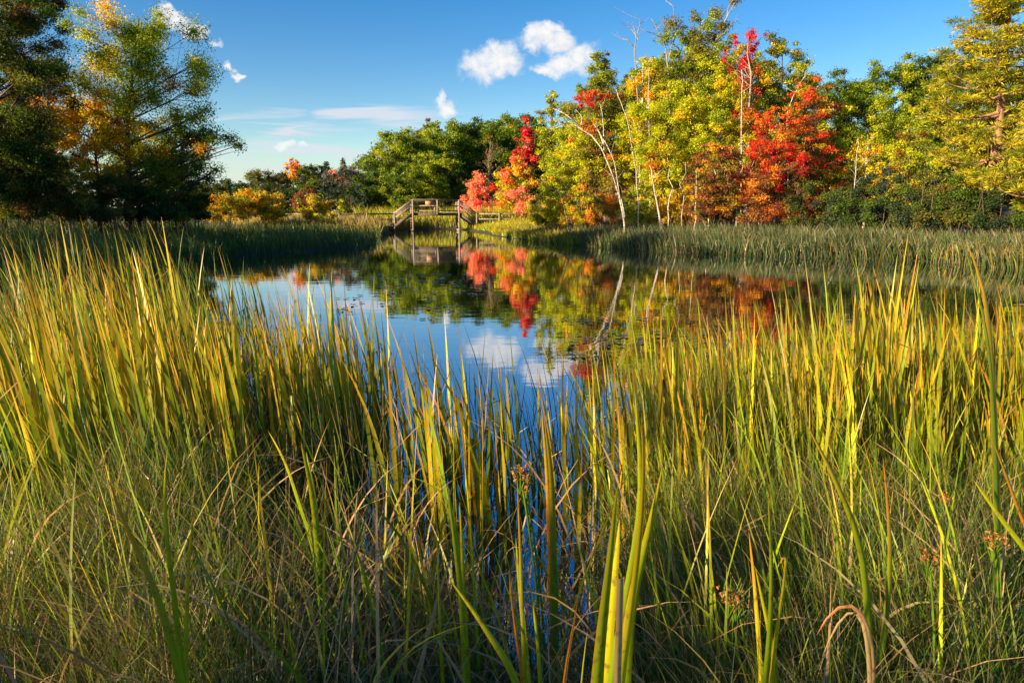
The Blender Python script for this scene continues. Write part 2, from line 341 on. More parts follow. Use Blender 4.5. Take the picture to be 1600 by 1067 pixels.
T('golden_tree', 'golden yellow tree glowing beside the trunk of the tall green maple', 'tree', 152, 26, 140, 290, 50, 'round', [(YE,3),(GO,3),(YG,1)], dens=1.8, seed=4, cr=.26, gap=.5)
T('golden_tree', 'orange and yellow tree low between the dark tree and the maple', 'tree', 62, 34, 115, 300, 52, 'round', [(GO,2),(OR,1.3),(YE,2),(BR,1.2)], dens=1.5, seed=5, cr=.24, gap=.6)
T('bare_tree', 'thin half bare brown tree in front of the yellow leaves at left', 'tree', 92, 29, 75, 335, 36, 'oval', [(BR,2),(RB,1),(OL,1.5)], dens=.8, seed=6, cr=.22, bark=M_GREYBARK, leaf=.08)
T('maple_tree', 'olive and gold leafed tree standing beneath the branches of the tall maple', 'tree', 215, 30, 155, 330, 60, 'oval', [(OL,2),(GO,1,.3,1),(YE,.8,.4,1),(MG,2)], dens=1.5, seed=7, gap=.4)
T('maple_tree', 'dense dark green maple crown at the right side of the left bank group', 'tree', 283, 29, 165, 345, 40, 'oval', [(MG,3),(LG,2),(YG,.8,.4,1),(OL,.6)], dens=1.4, seed=9, cr=.28, gap=.3)
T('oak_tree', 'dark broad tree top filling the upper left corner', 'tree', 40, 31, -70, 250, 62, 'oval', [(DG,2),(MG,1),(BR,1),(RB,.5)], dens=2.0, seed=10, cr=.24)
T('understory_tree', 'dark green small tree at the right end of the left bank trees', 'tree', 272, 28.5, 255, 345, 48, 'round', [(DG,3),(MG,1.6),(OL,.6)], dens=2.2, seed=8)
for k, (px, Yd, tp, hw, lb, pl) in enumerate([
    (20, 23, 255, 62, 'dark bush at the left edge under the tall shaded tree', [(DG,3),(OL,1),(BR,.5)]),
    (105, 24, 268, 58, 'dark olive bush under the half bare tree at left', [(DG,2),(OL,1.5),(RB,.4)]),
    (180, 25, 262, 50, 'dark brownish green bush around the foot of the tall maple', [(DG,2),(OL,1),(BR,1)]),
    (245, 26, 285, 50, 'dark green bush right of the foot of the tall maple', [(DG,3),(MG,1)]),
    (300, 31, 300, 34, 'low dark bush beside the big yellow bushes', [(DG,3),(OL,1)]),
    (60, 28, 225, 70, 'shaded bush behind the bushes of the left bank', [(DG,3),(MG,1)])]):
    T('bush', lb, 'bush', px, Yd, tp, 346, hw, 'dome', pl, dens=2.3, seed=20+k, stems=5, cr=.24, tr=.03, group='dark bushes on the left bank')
for k, (x_, y_, h_) in enumerate([(-22, 16.5, 11.2), (-21, 12.5, 11.4), (-22, 8.5, 11.6)]):  # unseen oaks added so that their shade falls on the right bank reeds
    px_ = 800+x_/y_*F; tp_ = 331-(h_-1.73)/y_*F*1.0
    TN[0] += 1; T('oak_tree', ['second unseen oak added along the left shore to cast shade', 'third unseen oak added along the left shore to cast shade', 'last unseen shade oak added on the left shore, nearest the viewer'][k], 'tree', 800+x_/y_*F, y_, tp_, 331+1.3/y_*F, 3.6/y_*F, 'oval', [(DG,2),(MG,2)], dens=1.5, leaf=.20, nc=50, cr=.34, seed=32+k)

# ------------------------------------------------------------------ yellow bushes on the left marsh
for k, (px, Yd, tp, bt, hw, lb) in enumerate([
    (350, 46, 297, 345, 34, 'yellow bush nearest the dark left bank trees'),
    (385, 47, 293, 345, 34, 'yellow bush, the middle one of the big clump by the left reeds'),
    (420, 48, 296, 345, 30, 'yellow bush at the right end of the big clump by the left reeds'),
    (330, 44, 312, 345, 22, 'small tawny bush left of the yellow clump'),
    (492, 50, 298, 345, 31, 'rounded golden bush standing alone left of the boardwalk rail')]):
    T('yellow_bush', lb, 'bush', px, Yd, tp, bt, hw, 'dome', [(YE,3),(GO,2),(YG,2.2),(OL,.8)], dens=2.0, seed=40+k, stems=6, tr=.025, cr=.26, group='yellow bushes on the left marsh')
T('yellow_bush', 'small olive yellow bush beside the boardwalk rail', 'bush', 536, 64, 308, 336, 15, 'dome', [(YG,2),(OL,3)], dens=2, seed=46, stems=4, tr=.03)
T('red_bush', 'dull red brown bush between the yellow bushes', 'bush', 474, 70, 286, 335, 20, 'dome', [(RB,3),(BR,2),(OL,1)], dens=2, seed=47, stems=4, tr=.04)
# ------------------------------------------------------------------ far trees, centre left
T('spreading_tree', 'flat topped dark green tree above the yellow bushes', 'tree', 412, 92, 264, 325, 26, 'spread', [(OL,2),(DG,2),(MG,1)], dens=1.9, seed=50)
T('spreading_tree', 'second dark green tree next to the flat topped one', 'tree', 438, 96, 270, 330, 18, 'oval', [(OL,2),(BG,2)], dens=1.9, seed=51)
T('orange_tree', 'small orange crowned tree rising over the far treeline', 'tree', 459, 96, 246, 285, 14, 'round', [(OR,2),(GO,2),(BR,.6)], dens=1.8, seed=52, cr=.32)
T('far_tree', 'dark green tree just right of the small orange crown', 'tree', 484, 90, 254, 330, 22, 'oval', [(DG,2),(MG,1.4),(OL,1)], dens=2.2, seed=53)
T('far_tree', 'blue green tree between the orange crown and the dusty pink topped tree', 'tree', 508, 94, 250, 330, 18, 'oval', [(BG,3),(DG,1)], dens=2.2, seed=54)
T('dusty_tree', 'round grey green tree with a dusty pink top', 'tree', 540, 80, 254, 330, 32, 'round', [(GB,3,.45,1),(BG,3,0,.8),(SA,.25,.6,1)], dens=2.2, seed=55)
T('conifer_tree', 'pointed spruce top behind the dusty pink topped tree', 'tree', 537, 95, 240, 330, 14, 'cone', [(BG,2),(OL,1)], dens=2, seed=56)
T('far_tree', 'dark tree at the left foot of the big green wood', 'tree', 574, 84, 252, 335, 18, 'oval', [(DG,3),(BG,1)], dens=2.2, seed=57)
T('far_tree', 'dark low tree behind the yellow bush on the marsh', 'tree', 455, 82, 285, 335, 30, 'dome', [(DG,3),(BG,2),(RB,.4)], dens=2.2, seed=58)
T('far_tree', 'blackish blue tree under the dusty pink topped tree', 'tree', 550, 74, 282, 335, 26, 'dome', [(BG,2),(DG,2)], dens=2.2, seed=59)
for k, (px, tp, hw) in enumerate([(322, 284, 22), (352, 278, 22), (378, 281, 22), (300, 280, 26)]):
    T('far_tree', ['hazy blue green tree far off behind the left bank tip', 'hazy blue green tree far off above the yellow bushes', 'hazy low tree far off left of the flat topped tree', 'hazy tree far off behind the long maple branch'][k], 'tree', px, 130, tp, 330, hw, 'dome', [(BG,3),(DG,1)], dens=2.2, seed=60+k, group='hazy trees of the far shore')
# ------------------------------------------------------------------ green wood behind the bridge
GW = [(MG,3),(LG,2.4,.3,1),(DG,1.2,0,.6),(YG,.5,.5,1)]
for k, (px, Yd, tp, bt, hw, pl, lb) in enumerate([
    (612, 88, 204, 330, 42, [(LG,3),(MG,2),(YG,1)], 'broad bright green tree at the left end of the wood behind the bridge'),
    (655, 92, 196, 330, 38, GW, 'green tree with a rounded crown above the bridge stairs'),
    (700, 96, 186, 330, 42, GW, 'tall green tree over the middle of the bridge'),
    (748, 100, 182, 330, 40, [(DG,2),(MG,3),(LG,1,.5,1)], 'dark green tree behind the pinkish red tree'),
    (790, 98, 176, 330, 36, [(MG,3),(LG,1,.5,1),(OR,1.1,.86,1)], 'green tree with rusty leaves on its very top'),
    (826, 96, 178, 330, 34, [(DG,2),(MG,3)], 'dark green tree behind the crimson spire'),
    (672, 104, 184, 300, 18, [(MG,2),(BR,.8,.7,1),(LG,1)], 'green tree with a brownish tip peeking over the wood'),
    (592, 76, 262, 336, 34, [(DG,2),(MG,3),(LG,1,.5,1)], 'low green tree left of the bridge stairs'),
    (632, 74, 250, 336, 24, [(MG,3),(LG,2)], 'low bright green tree right behind the left bridge stairs'),
    (676, 78, 232, 334, 30, [(LG,3),(YG,1.4),(MG,2)], 'yellow green tree just over the bridge rail'),
    (722, 80, 262, 334, 26, [(MG,3),(OL,2),(LG,1)], 'olive tree over the right end of the bridge')]):
    T('green_tree', lb, 'tree', px, Yd, tp, bt, hw*1.15, 'oval' if k != 6 else 'round', pl, dens=2.5, seed=70+k, cr=.24, group='green trees behind the bridge')
T('bare_tree', 'bare grey branched tree in front of the dark green wood', 'tree', 764, 80, 212, 332, 24, 'oval', [(BR,1),(OL,1)], dens=.12, seed=85, bark=M_GREYBARK, nc=60)
# ------------------------------------------------------------------ red trees near the bridge
T('pinkish_red_tree', 'low salmon red tree just right of the bridge', 'tree', 752, 71, 266, 338, 40, 'dome', [(SA,4),(RE,.8),(OR,1)], dens=2.6, seed=90, cr=.24)
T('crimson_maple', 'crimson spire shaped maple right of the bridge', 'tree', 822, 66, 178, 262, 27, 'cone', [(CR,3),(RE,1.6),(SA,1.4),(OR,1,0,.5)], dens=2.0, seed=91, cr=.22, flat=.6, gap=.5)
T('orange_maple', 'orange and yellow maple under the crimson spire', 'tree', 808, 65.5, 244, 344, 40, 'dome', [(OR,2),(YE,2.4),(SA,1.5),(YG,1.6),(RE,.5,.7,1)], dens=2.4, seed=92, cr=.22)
T('yellow_tree', 'yellow bush like tree at the foot of the orange maple', 'tree', 800, 69, 292, 340, 22, 'dome', [(YE,3),(YG,2),(OR,.8)], dens=1.7, seed=93, stems=4)
# ------------------------------------------------------------------ right wood
T('aspen_tree', 'slender olive yellow tree rising just right of the crimson spire', 'tree', 862, 50, 138, 340, 22, 'oval', [(LG,2),(YG,3),(OL,1.5)], dens=1.9, seed=100, cr=.26, gap=.3)
T('aspen_tree', 'rounded yellow green tree behind the small crimson spire', 'tree', 893, 46, 190, 348, 38, 'oval', [(YG,4),(YE,.8),(LG,2),(GO,.3)], dens=2.3, seed=101, cr=.20)
T('oak_tree', 'olive green topped tree with a scarlet branch on its left side', 'tree', 938, 45, 78, 320, 40, 'oval', [(OL,2,.45,1),(LG,3,.3,1),(YG,3,0,.6),(RB,.4)], dens=2.0, seed=102, cr=.24)
T('red_maple', 'small scarlet leaved maple between the olive topped tree and the white birch', 'tree', 922, 43.5, 138, 172, 24, 'round', [(RE,4),(CR,1),(OR,1)], dens=1.0, seed=103, nc=16, cr=.24, tr=.04, flat=.6)
T('orange_maple', 'orange brown tree behind the leaning white birch', 'tree', 930, 44, 175, 345, 36, 'oval', [(OR,.8),(BR,1.2),(YG,2.5),(OL,2)], dens=2, seed=104, gap=.3)
T('golden_birch', 'golden orange tree with pale upper trunk, left of the tall oak', 'tree', 1008, 44, 78, 335, 40, 'column', [(GO,2,.4,1),(YE,3),(OR,.8,.6,1),(YG,3.5),(LG,1)], dens=2.1, seed=105, cr=.22, bark=M_BIRCH, gap=.25)
T('oak_tree', 'tallest olive green oak on the right bank', 'tree', 1088, 46, 8, 330, 62, 'oval', [(LG,3,.5,1),(OL,2.5,.5,1),(YG,2,.3,.8),(YE,2,0,.5),(DG,.8,.6,1)], dens=2.0, seed=106, cr=.19, nc=110, gap=.4,
  shape=[(1050,38,16),(1120,18,12),(1140,10,9),(1040,60,14),(1128,42,14)])
T('yellow_maple', 'bright yellow green tree under the tallest oak', 'tree', 1045, 41, 120, 350, 58, 'oval', [(YG,5),(YE,1.1),(LG,3),(OR,.25)], dens=2.4, seed=107, cr=.18, nc=105)
T('yellow_maple', 'broad yellow green tree left of the scarlet maple', 'tree', 1118, 40, 100, 345, 58, 'oval', [(YG,4.5),(LG,3.2),(YE,1.1),(OR,.5)], dens=2.4, seed=108, cr=.18, nc=105)
T('red_maple', 'tall maple with magenta red spires at its top', 'tree', 1166, 39, 46, 300, 40, 'cone', [(CR,3,.6,1),(RE,2,.5,1),(OR,1.6,0,.75),(RB,1,.3,1),(YG,2.4,0,.7),(OL,1,0,.5)], dens=1.2, seed=109, cr=.24, flat=1.3, gap=.3, bark=M_GREYBARK, shape=[(1133,92,5),(1136,78,4),(1150,84,6),(1152,66,5),(1154,54,4),(1172,78,6),(1174,62,5),(1176,50,4),(1188,66,4),(1194,56,3),(1164,98,7),(1140,108,6),(1182,112,7),(1156,122,7)])
T('oak_tree', 'green and yellow tree right behind the magenta topped maple', 'tree', 1212, 47, 56, 320, 46, 'oval', [(YG,2.2),(LG,2.4),(YE,1),(OL,1.6),(DG,.8)], dens=2.0, seed=110, cr=.2, gap=.4, shape=[(1205,58,10),(1220,72,9),(1246,92,12),(1262,98,9)])
T('red_maple', 'scarlet maple, the brightest red one, over the right bank reeds', 'tree', 1206, 36, 165, 318, 44, 'oval', [(RE,4),(OR,2.2),(RB,1.2),(CR,1),(GO,.5)], dens=1.4, seed=111, cr=.19, nc=90, gap=.35, flat=.8)
T('red_maple', 'orange red maple spreading right of the scarlet one', 'tree', 1262, 38, 118, 320, 50, 'oval', [(RE,1.6),(OR,2.4),(RB,1.6),(YG,2,0,.6),(OL,1)], dens=1.5, seed=112, cr=.2, gap=.5, flat=.45)
T('brown_maple', 'brown bronze leaved small tree left of the scarlet maple', 'tree', 1118, 36, 215, 350, 48, 'oval', [(BR,3),(RB,1.4),(GO,1.2),(OL,1.4)], dens=2.0, seed=113, cr=.2, flat=.45)
T('brown_maple', 'dark red orange shrubby tree below the scarlet maple', 'tree', 1195, 35, 262, 348, 44, 'dome', [(BR,2),(RB,2),(OR,2.4),(YE,1)], dens=1.8, seed=114, flat=.5)
for k, (px, Yd, tp, hw, pl, lb) in enumerate([
    (845, 47, 300, 22, [(YG,3),(YE,2),(OL,1)], 'feathery yellow shrub nearest the right end of the boardwalk'),
    (858, 44, 292, 28, [(YG,3),(YE,2),(OL,1.5)], 'feathery yellow green shrub by the reed tip'),
    (905, 42, 288, 30, [(GO,2),(YG,2),(OL,2),(OR,1)], 'tawny shrub left of the white birch'),
    (950, 40, 290, 28, [(OR,1),(GO,1.5),(OL,2),(BR,1)], 'orange brown shrub around the foot of the white birch'),
    (1000, 39, 285, 28, [(YG,2),(LG,2),(OL,1)], 'green shrub between the birch stems'),
    (1060, 38, 292, 32, [(YE,2),(OL,2),(GO,1.3)], 'yellow shrub under the broad yellow trees'),
    (1105, 37, 300, 26, [(BR,2),(OL,2),(YE,.8)], 'brown shrub by the reeds under the bronze tree')]):
    T('shrub', lb, 'bush', px, Yd, tp, 352, hw, 'dome', pl, dens=1.7, seed=120+k, stems=6, tr=.02, cr=.26, bark=M_GREYBARK, group='shrubs along the right bank')
# hillside trees at right
for k, (px, Yd, tp, hw, pl, lb) in enumerate([
    (1258, 66, 118, 40, [(OL,2),(MG,3),(LG,1.4)], 'green tree at the left foot of the right hillside, behind the orange red maple'),
    (1308, 64, 100, 44, [(MG,3),(LG,2,.4,1),(DG,1)], 'green hillside tree right of the orange red maple'),
    (1360, 66, 92, 42, [(MG,3),(LG,2.5,.4,1),(DG,1)], 'green hillside tree in the middle of the slope'),
    (1408, 68, 82, 42, [(MG,3),(LG,2,.4,1),(YG,.7)], 'tall green hillside tree left of the pine'),
    (1455, 70, 68, 44, [(DG,1.4),(MG,3),(LG,1.2)], 'dark green hillside tree partly behind the pine'),
    (1515, 62, 62, 52, [(DG,2),(MG,2)], 'dark green hillside tree hidden behind the pine'),
    (1575, 50, 90, 60, [(DG,1.5),(MG,3),(OL,1)], 'dark green tree filling the space behind the pine trunk'),
    (1330, 50, 128, 42, [(LG,3),(YG,1.8),(MG,1.6)], 'bright green tree in front of the hillside'),
    (1392, 48, 140, 46, [(LG,3),(YG,2.4),(MG,1)], 'bright yellow green tree in front of the hillside'),
    (1448, 46, 150, 40, [(LG,3),(YG,1.4),(MG,2)], 'leafy green tree left of the pine trunk'),
    (1285, 44, 190, 36, [(LG,2),(YG,2.4),(OL,1.4)], 'yellow green tree behind the right side of the orange red maple')]):
    T('green_tree', lb, 'tree', px, Yd, tp, 332, hw, 'dome' if k < 6 else 'oval', pl, dens=2.3, seed=140+k, cr=.27, group='green trees on the right slope')
T('yellow_tree', 'small yellow tree above the dark bushes on the right', 'tree', 1352, 38, 205, 335, 38, 'oval', [(YE,2.6),(YG,3),(GO,1)], dens=1.7, seed=155, cr=.22, gap=.4, bark=M_BIRCH)
T('yellow_tree', 'olive tree with a rusty patch left of the lowest pine branches', 'tree', 1418, 36, 190, 335, 36, 'oval', [(YG,3),(LG,2),(RB,.8),(OL,1)], dens=1.9, seed=156, cr=.24)
for k, (px, Yd, tp, hw, pl, lb) in enumerate([
    (1262, 33, 278, 34, [(DG,2.4),(OL,1.4),(RB,.6)], 'dark bush below the orange red maple'),
    (1318, 31, 284, 42, [(DG,2.6),(MG,1.3),(BG,1)], 'dark green bush behind the right reeds, left of the blue green one'),
    (1378, 30, 262, 42, [(BG,3),(MG,1.4)], 'blue green rounded bush behind the right reeds'),
    (1438, 29, 256, 44, [(BG,2),(MG,2),(OL,1)], 'tall blue green bush behind the right reeds'),
    (1500, 28, 270, 44, [(DG,2),(MG,1.3),(OL,1)], 'dark bush under the pine branches'),
    (1560, 27, 285, 40, [(DG,2),(BG,2),(BR,.5)], 'dark bush below the pine trunk'),
    (1625, 26, 280, 44, [(DG,2),(MG,1)], 'dark bush at the right edge of the view')]):
    T('bush', lb, 'bush', px, Yd, tp, 356, hw, 'dome', pl, dens=2.3, seed=160+k, stems=5, cr=.25, tr=.03, group='dark bushes behind the right reeds')

# ------------------------------------------------------------------ pine
def pine(name, label, px, Yd, top, hw, low, seed, levels=12):
    rng = np.random.default_rng(seed)
    b = P(px, HZ, Yd); z0 = float(gz(b[0], b[1])); b = np.array([b[0], b[1], z0-.05]); zt = P(px, top, Yd)[2]-b[2]; R = hw/F*Yd; zl = P(px, low, Yd)[2]-b[2]
    root = empty(name, b); tag(root, label, 'tree')
    mb = MB(); tt = np.linspace(0, 1, 14)
    mb.tube(np.column_stack([.15*np.sin(tt*4), .1*np.sin(tt*3), tt*zt]), 0.26*(1-.92*tt)+.01, 9)
    Cs = []; Rs = []; 
    for l in range(levels):
        f = l/(levels-1); z = zl+(zt-zl)*f**0.95
        for k in range(7 if f < .9 else 4):
            a = rng.random()*2*np.pi; Ln = R*(1-f*0.80)*(0.6+0.5*rng.random())+.25
            if f < .12: Ln *= .7
            s = np.linspace(0, 1, 7); zz = z+rng.normal()*.06+Ln*(0.10*s-0.16*np.sin(s*3.1)*.7+0.18*s**3)
            pts = np.column_stack([np.cos(a)*Ln*s, np.sin(a)*Ln*s, zz]); mb.tube(pts, np.linspace(.055*(1-f)+.018, .008, 7), 5)
            for q in range(int(5+Ln*4.2)):
                u = 0.28+0.74*rng.random()**.8; c = np.array([np.interp(u, s, pts[:, j]) for j in range(3)])
                side = rng.normal()*Ln*.20*(1.15-u*.6); c = c+np.array([-np.sin(a)*side, np.cos(a)*side, .09+rng.normal()*.03])
                Cs.append(c); Rs.append(.26+.14*rng.random())
    mb.build('trunk', M_PINEBARK, root, True)
    Cs = np.array(Cs); Rs = np.array(Rs); per = 56
    idx = np.repeat(np.arange(len(Cs)), per); n = len(idx)
    d = rng.normal(size=(n, 3)); d[:, 2] = d[:, 2]*.55+.30; d /= np.linalg.norm(d, axis=1, keepdims=True)
    st = Cs[idx]+d*(Rs[idx]*.75*rng.random(n)**.6)[:, None]*np.array([1, 1, .35]); ln = (.12+.10*rng.random(n))[:, None]
    w = np.cross(d, rng.normal(size=(n, 3))); w /= np.linalg.norm(w, axis=1, keepdims=True)
    V = np.stack([st-w*.010, st+d*ln*.5+w*.017, st+d*ln, st+d*ln*.5-w*.017], 1).reshape(-1, 3)
    pc = np.where(rng.random((len(Cs), 1)) < .45, np.array(PINY), np.array(PINE))[idx]*(1+.2*rng.normal(size=(n, 1)))
    mesh_np('crown', V, np.arange(n*4).reshape(-1, 4), np.repeat(np.clip(pc, .01, .9), 4, 0), M_LEAF, root)
pine('pine_tree', 'tall golden green pine with layered branches at the right edge', 1541, 29, -45, 140, 300, 301, 15)
pine('pine_tree', 'smaller green pine low at the right edge beside the tall one', 1640, 24, 150, 90, 330, 302, 7)
# ------------------------------------------------------------------ white birches and snags
def stems(name, label, cat, Yd, lines, mat, wpx):
    base = P(lines[0][0][0], HZ, Yd); z0 = float(gz(base[0], base[1])); base = np.array([base[0], base[1], z0])
    root = empty(name, base); tag(root, label, cat); first = True
    for q, ln in enumerate(lines):
        pts = np.array([P(x, y, Yd+.25*math.sin(i*1.3+q)) for i, (x, y) in enumerate(ln)])-base
        if q == 0: pts = np.vstack([[pts[0, 0], pts[0, 1], -.1], pts])
        # smooth
        m = len(pts); tt = np.linspace(0, m-1, m*4); pts = np.column_stack([np.interp(tt, np.arange(m), pts[:, j]) for j in range(3)])
        pts[1:, :2] += np.cumsum(np.random.default_rng(q+len(ln)).normal(size=(len(pts)-1, 2))*.022, 0)*np.linspace(0, 1, len(pts)-1)[:, None]
        ww = wpx*(1 if q == 0 else .62)/F*Yd/2
        mb = MB(); mb.tube(pts, np.linspace(ww, ww*.25+.006, len(pts)), 7)
        rt_ = np.random.default_rng(q*7+len(pts))
        for _ in range(1+len(pts)//9):
            a_ = pts[rt_.integers(len(pts)//3, len(pts))]; d_ = rt_.normal(size=3)*np.array([.5, .4, .25])+np.array([0, 0, .35]); mb.tube(np.array([a_, a_+d_*.45, a_+d_+np.array([0, 0, .12])]), [ww*.35, ww*.22, .004], 4)
        mb.build('trunk' if q == 0 else 'limb', mat, root, True)
stems('birch_tree', 'leaning bare white birch with two curved stems on the right bank', 'tree', 35.5, [
    [(976,352),(972,325),(967,300),(955,262),(943,232),(930,212),(905,196),(888,192),(872,200)],
    [(944,235),(943,200),(941,175),(938,160)], [(970,318),(966,290),(960,250),(950,222),(946,212)], [(905,196),(893,186),(880,176),(870,170)], [(908,196),(910,185),(903,172)], [(976,340),(974,318),(970,300)],[(943,225),(936,205),(932,195)]], M_BIRCH, 3.4)
stems('birch_tree', 'straight pale birch stem on the right bank, right of the leaning birch', 'tree', 36, [[(1033,358),(1030,335),(1026,310),(1023,280),(1021,258)]], M_BIRCH, 4.5)
stems('birch_tree', 'thin pale birch with its stem showing high in the golden tree', 'tree', 38, [[(998,320),(995,290),(996,265),(992,235),(986,190),(975,160),(968,140)]], M_BIRCH, 1.9)
stems('birch_tree', 'pale straight stem seen high between golden leaves left of the tallest oak', 'tree', 40.5, [[(1016,330),(1015,260),(1015,200),(1016,150),(1018,105)]], M_BIRCH, 1.9)
stems('dead_tree', 'dead grey snag with bare twigs on top of the golden tree', 'tree', 43, [[(1000,300),(998,180),(992,80),(997,60),(994,42)],[(997,62),(988,46),(975,35)],[(996,52),(1000,40),(1001,30)],[(992,75),(980,62),(972,60)]], M_GREYBARK, 2.6)
stems('dead_tree', 'dead bare branched top left of the tallest oak crown', 'tree', 46, [[(1050,300),(1045,120),(1040,70),(1030,48),(1022,30)],[(1040,72),(1042,50),(1038,30)],[(1036,60),(1020,52),(1010,50)],[(1045,90),(1056,55),(1053,10),(1045,2)]], M_GREYBARK, 2.6)
stems('dead_tree', 'dead bare twigs right of the tallest oak crown', 'tree', 45, [[(1100,300),(1110,80),(1128,45),(1142,20),(1152,5)],[(1128,46),(1140,40),(1152,33)],[(1136,28),(1138,12),(1146,0)],[(1112,70),(1120,62),(1150,36),(1158,28)]], M_GREYBARK, 2.6)
stems('maple_tree', 'pale trunk rising through the magenta topped maple', 'tree', 37, [[(1158,345),(1158,300),(1159,220),(1162,150),(1164,110)]], M_BIRCH, 2.8)
stems('maple_tree', 'pale leaning stem above the orange red maple', 'tree', 37.5, [[(1232,345),(1232,180),(1242,150),(1262,118)]], M_BIRCH, 1.9)
stems('birch_tree', 'small white birch stem above the dark bushes on the right', 'tree', 32, [[(1334,345),(1335,290),(1338,268),(1342,240),(1346,215)],[(1335,288),(1345,278)],[(1337,275),(1330,262)]], M_BIRCH, 1.9)
for k, px in enumerate(range(588, 850, 36)):
    T('green_tree', 'green tree in the hidden back row of the wood behind the bridge', 'tree', px, 110, np.interp(px, [575,600,650,700,760,830], [245,212,200,194,186,180])+2, 325, 38, 'oval', [(MG,3),(LG,1.2),(DG,1),(OL,.6)], dens=2.2, cr=.25, seed=200+k, group='back row of the wood behind the bridge')
for k, px in enumerate(range(905, 1270, 42)):
    T('green_tree', 'yellow green tree in the back row of the right bank wood', 'tree', px, 54, np.interp(px, [840,880,940,1000,1060,1130,1180,1230,1270], [165,140,100,95,50,35,80,85,115])+8, 330, 42, 'oval', [(YG,2),(LG,3),(OL,2),(YE,.6),(MG,1.5)], dens=2.0, cr=.22, seed=220+k, group='back row of the right bank wood')
for k, px in enumerate(range(310, 600, 34)):
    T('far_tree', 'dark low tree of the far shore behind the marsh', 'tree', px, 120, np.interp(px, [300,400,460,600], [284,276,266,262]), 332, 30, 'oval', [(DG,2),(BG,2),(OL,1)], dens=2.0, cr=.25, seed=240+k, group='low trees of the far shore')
# thin pale stems standing in a row at the edge of the right wood
rng = np.random.default_rng(5)
sap = []
for k, px in enumerate([1066,1086,1110,1128,1135,1152,1172,1180,1187,1192,1205,1212,1217,868,905,930,985,1045]):
    Yd = (35.5 if px > 1000 else 43)+rng.random()*1.5; mb = MB(); b = P(px, HZ, Yd); z0 = float(gz(b[0], b[1])); h = 2.4+rng.random()*1.8
    pts = np.array([[rng.normal()*.03*i, rng.normal()*.03*i, h*i/7] for i in range(8)]); mb.tube(pts, np.linspace(.042, .02, 8)*(0.6+.6*rng.random()), 6)
    o = mb.build('sapling', M_BIRCH if k % 3 else M_GREYBARK, None, True); o.location = (b[0], b[1], z0-.05)
    tag(o, 'thin pale bare sapling stem at the edge of the right wood', 'sapling', 'pale sapling stems along the right bank')
for k, y_ in enumerate([-8.2, -6.6, -5.0, -3.6]):  # bushes added out of view to cast shade on the near marsh
    rg = np.random.default_rng(900+k); x_ = -10+rg.normal()*.3; rt = empty('bush', (x_, y_, float(gz(x_, y_))))
    tag(rt, 'tall green bush added out of view beside the viewer to shade the near reeds', 'bush', 'unseen shade bushes added beside the viewer')
    n_c = 40; C = rg.normal(size=(n_c, 3))*np.array([.55, .75, 0]); C[:, 2] = rg.uniform(.5, 3.5, n_c)
    V, Q, c = leaves(rg, C, np.full(n_c, .55), np.full(n_c, 260), .10, np.array([DG if q % 2 else MG for q in range(n_c)])); mesh_np('crown', V, Q, c, M_LEAF, rt)
    mb = MB(); [mb.tube(np.array([[0, 0, -.1], [cc_[0]*.5, cc_[1]*.5, cc_[2]*.5], cc_]), [.04, .03, .01], 5) for cc_ in C[:14]]; mb.build('trunk', M_BARK, rt, True)
# ------------------------------------------------------------------ distant wood as one mass
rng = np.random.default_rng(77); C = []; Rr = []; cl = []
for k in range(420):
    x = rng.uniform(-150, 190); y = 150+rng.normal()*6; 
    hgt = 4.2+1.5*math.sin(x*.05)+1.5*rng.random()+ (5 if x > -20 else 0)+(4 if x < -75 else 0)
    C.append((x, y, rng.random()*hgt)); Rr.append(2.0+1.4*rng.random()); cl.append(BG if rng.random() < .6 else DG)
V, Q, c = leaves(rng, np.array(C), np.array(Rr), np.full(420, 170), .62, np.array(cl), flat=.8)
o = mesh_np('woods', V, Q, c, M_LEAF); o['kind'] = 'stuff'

# ------------------------------------------------------------------ bridge and boardwalks
BZ = 1.66; AZ = 0.52
bc = P(682, 361, 62.4); root = empty('footbridge', (bc[0], 62.4, 0), math.radians(13)); tag(root, 'weathered wooden footbridge with stairs at both ends over the pond', 'bridge')
U = 2.08; WD = 1.7
def part(name, mb, mat=None, par=None): return mb.build(name, mat or M_WOOD, par or root)
m = MB(); 
for k in range(28):
    u = -U+k*(2*U/28); m.box((u+.006, -.05, BZ-.04), (u+2*U/28-.006, WD+.05, BZ))
part('deck', m)
for yv in (-.02, WD-.04):
    m = MB(); m.box((-U, yv, BZ-.27), (U, yv+.06, BZ-.045)); part('joist', m, M_WOODD)
for yv in (0, WD):
    for u in (-U, 0.12, U):
        m = MB(); lo = -.9 if u != .12 else BZ-.2; yo = -.09 if yv == 0 else 0.03
        m.box((u-.075, yv+yo-.05, lo), (u+.075, yv+yo+.05, BZ+1.12)); part('post', m)
    yr = yv+(.045 if yv == 0 else -.06)
    for zz, nm, h in ((1.07, 'top_rail', .12), (.60, 'mid_rail', .09), (.16, 'low_rail', .09)):
        m = MB(); m.box((-U, yr-.02, BZ+zz-h/2), (U, yr+.02, BZ+zz+h/2)); part(nm, m)
    m = MB(); m.box((-U-.05, yv-.10, BZ+1.125), (U+.05, yv+.08, BZ+1.165)); part('cap_rail', m)
m = MB(); m.box((-.78, WD-.16, BZ+.62), (-.02, WD-.12, BZ+1.10)); part('sign_panel', m, M_SIGN)
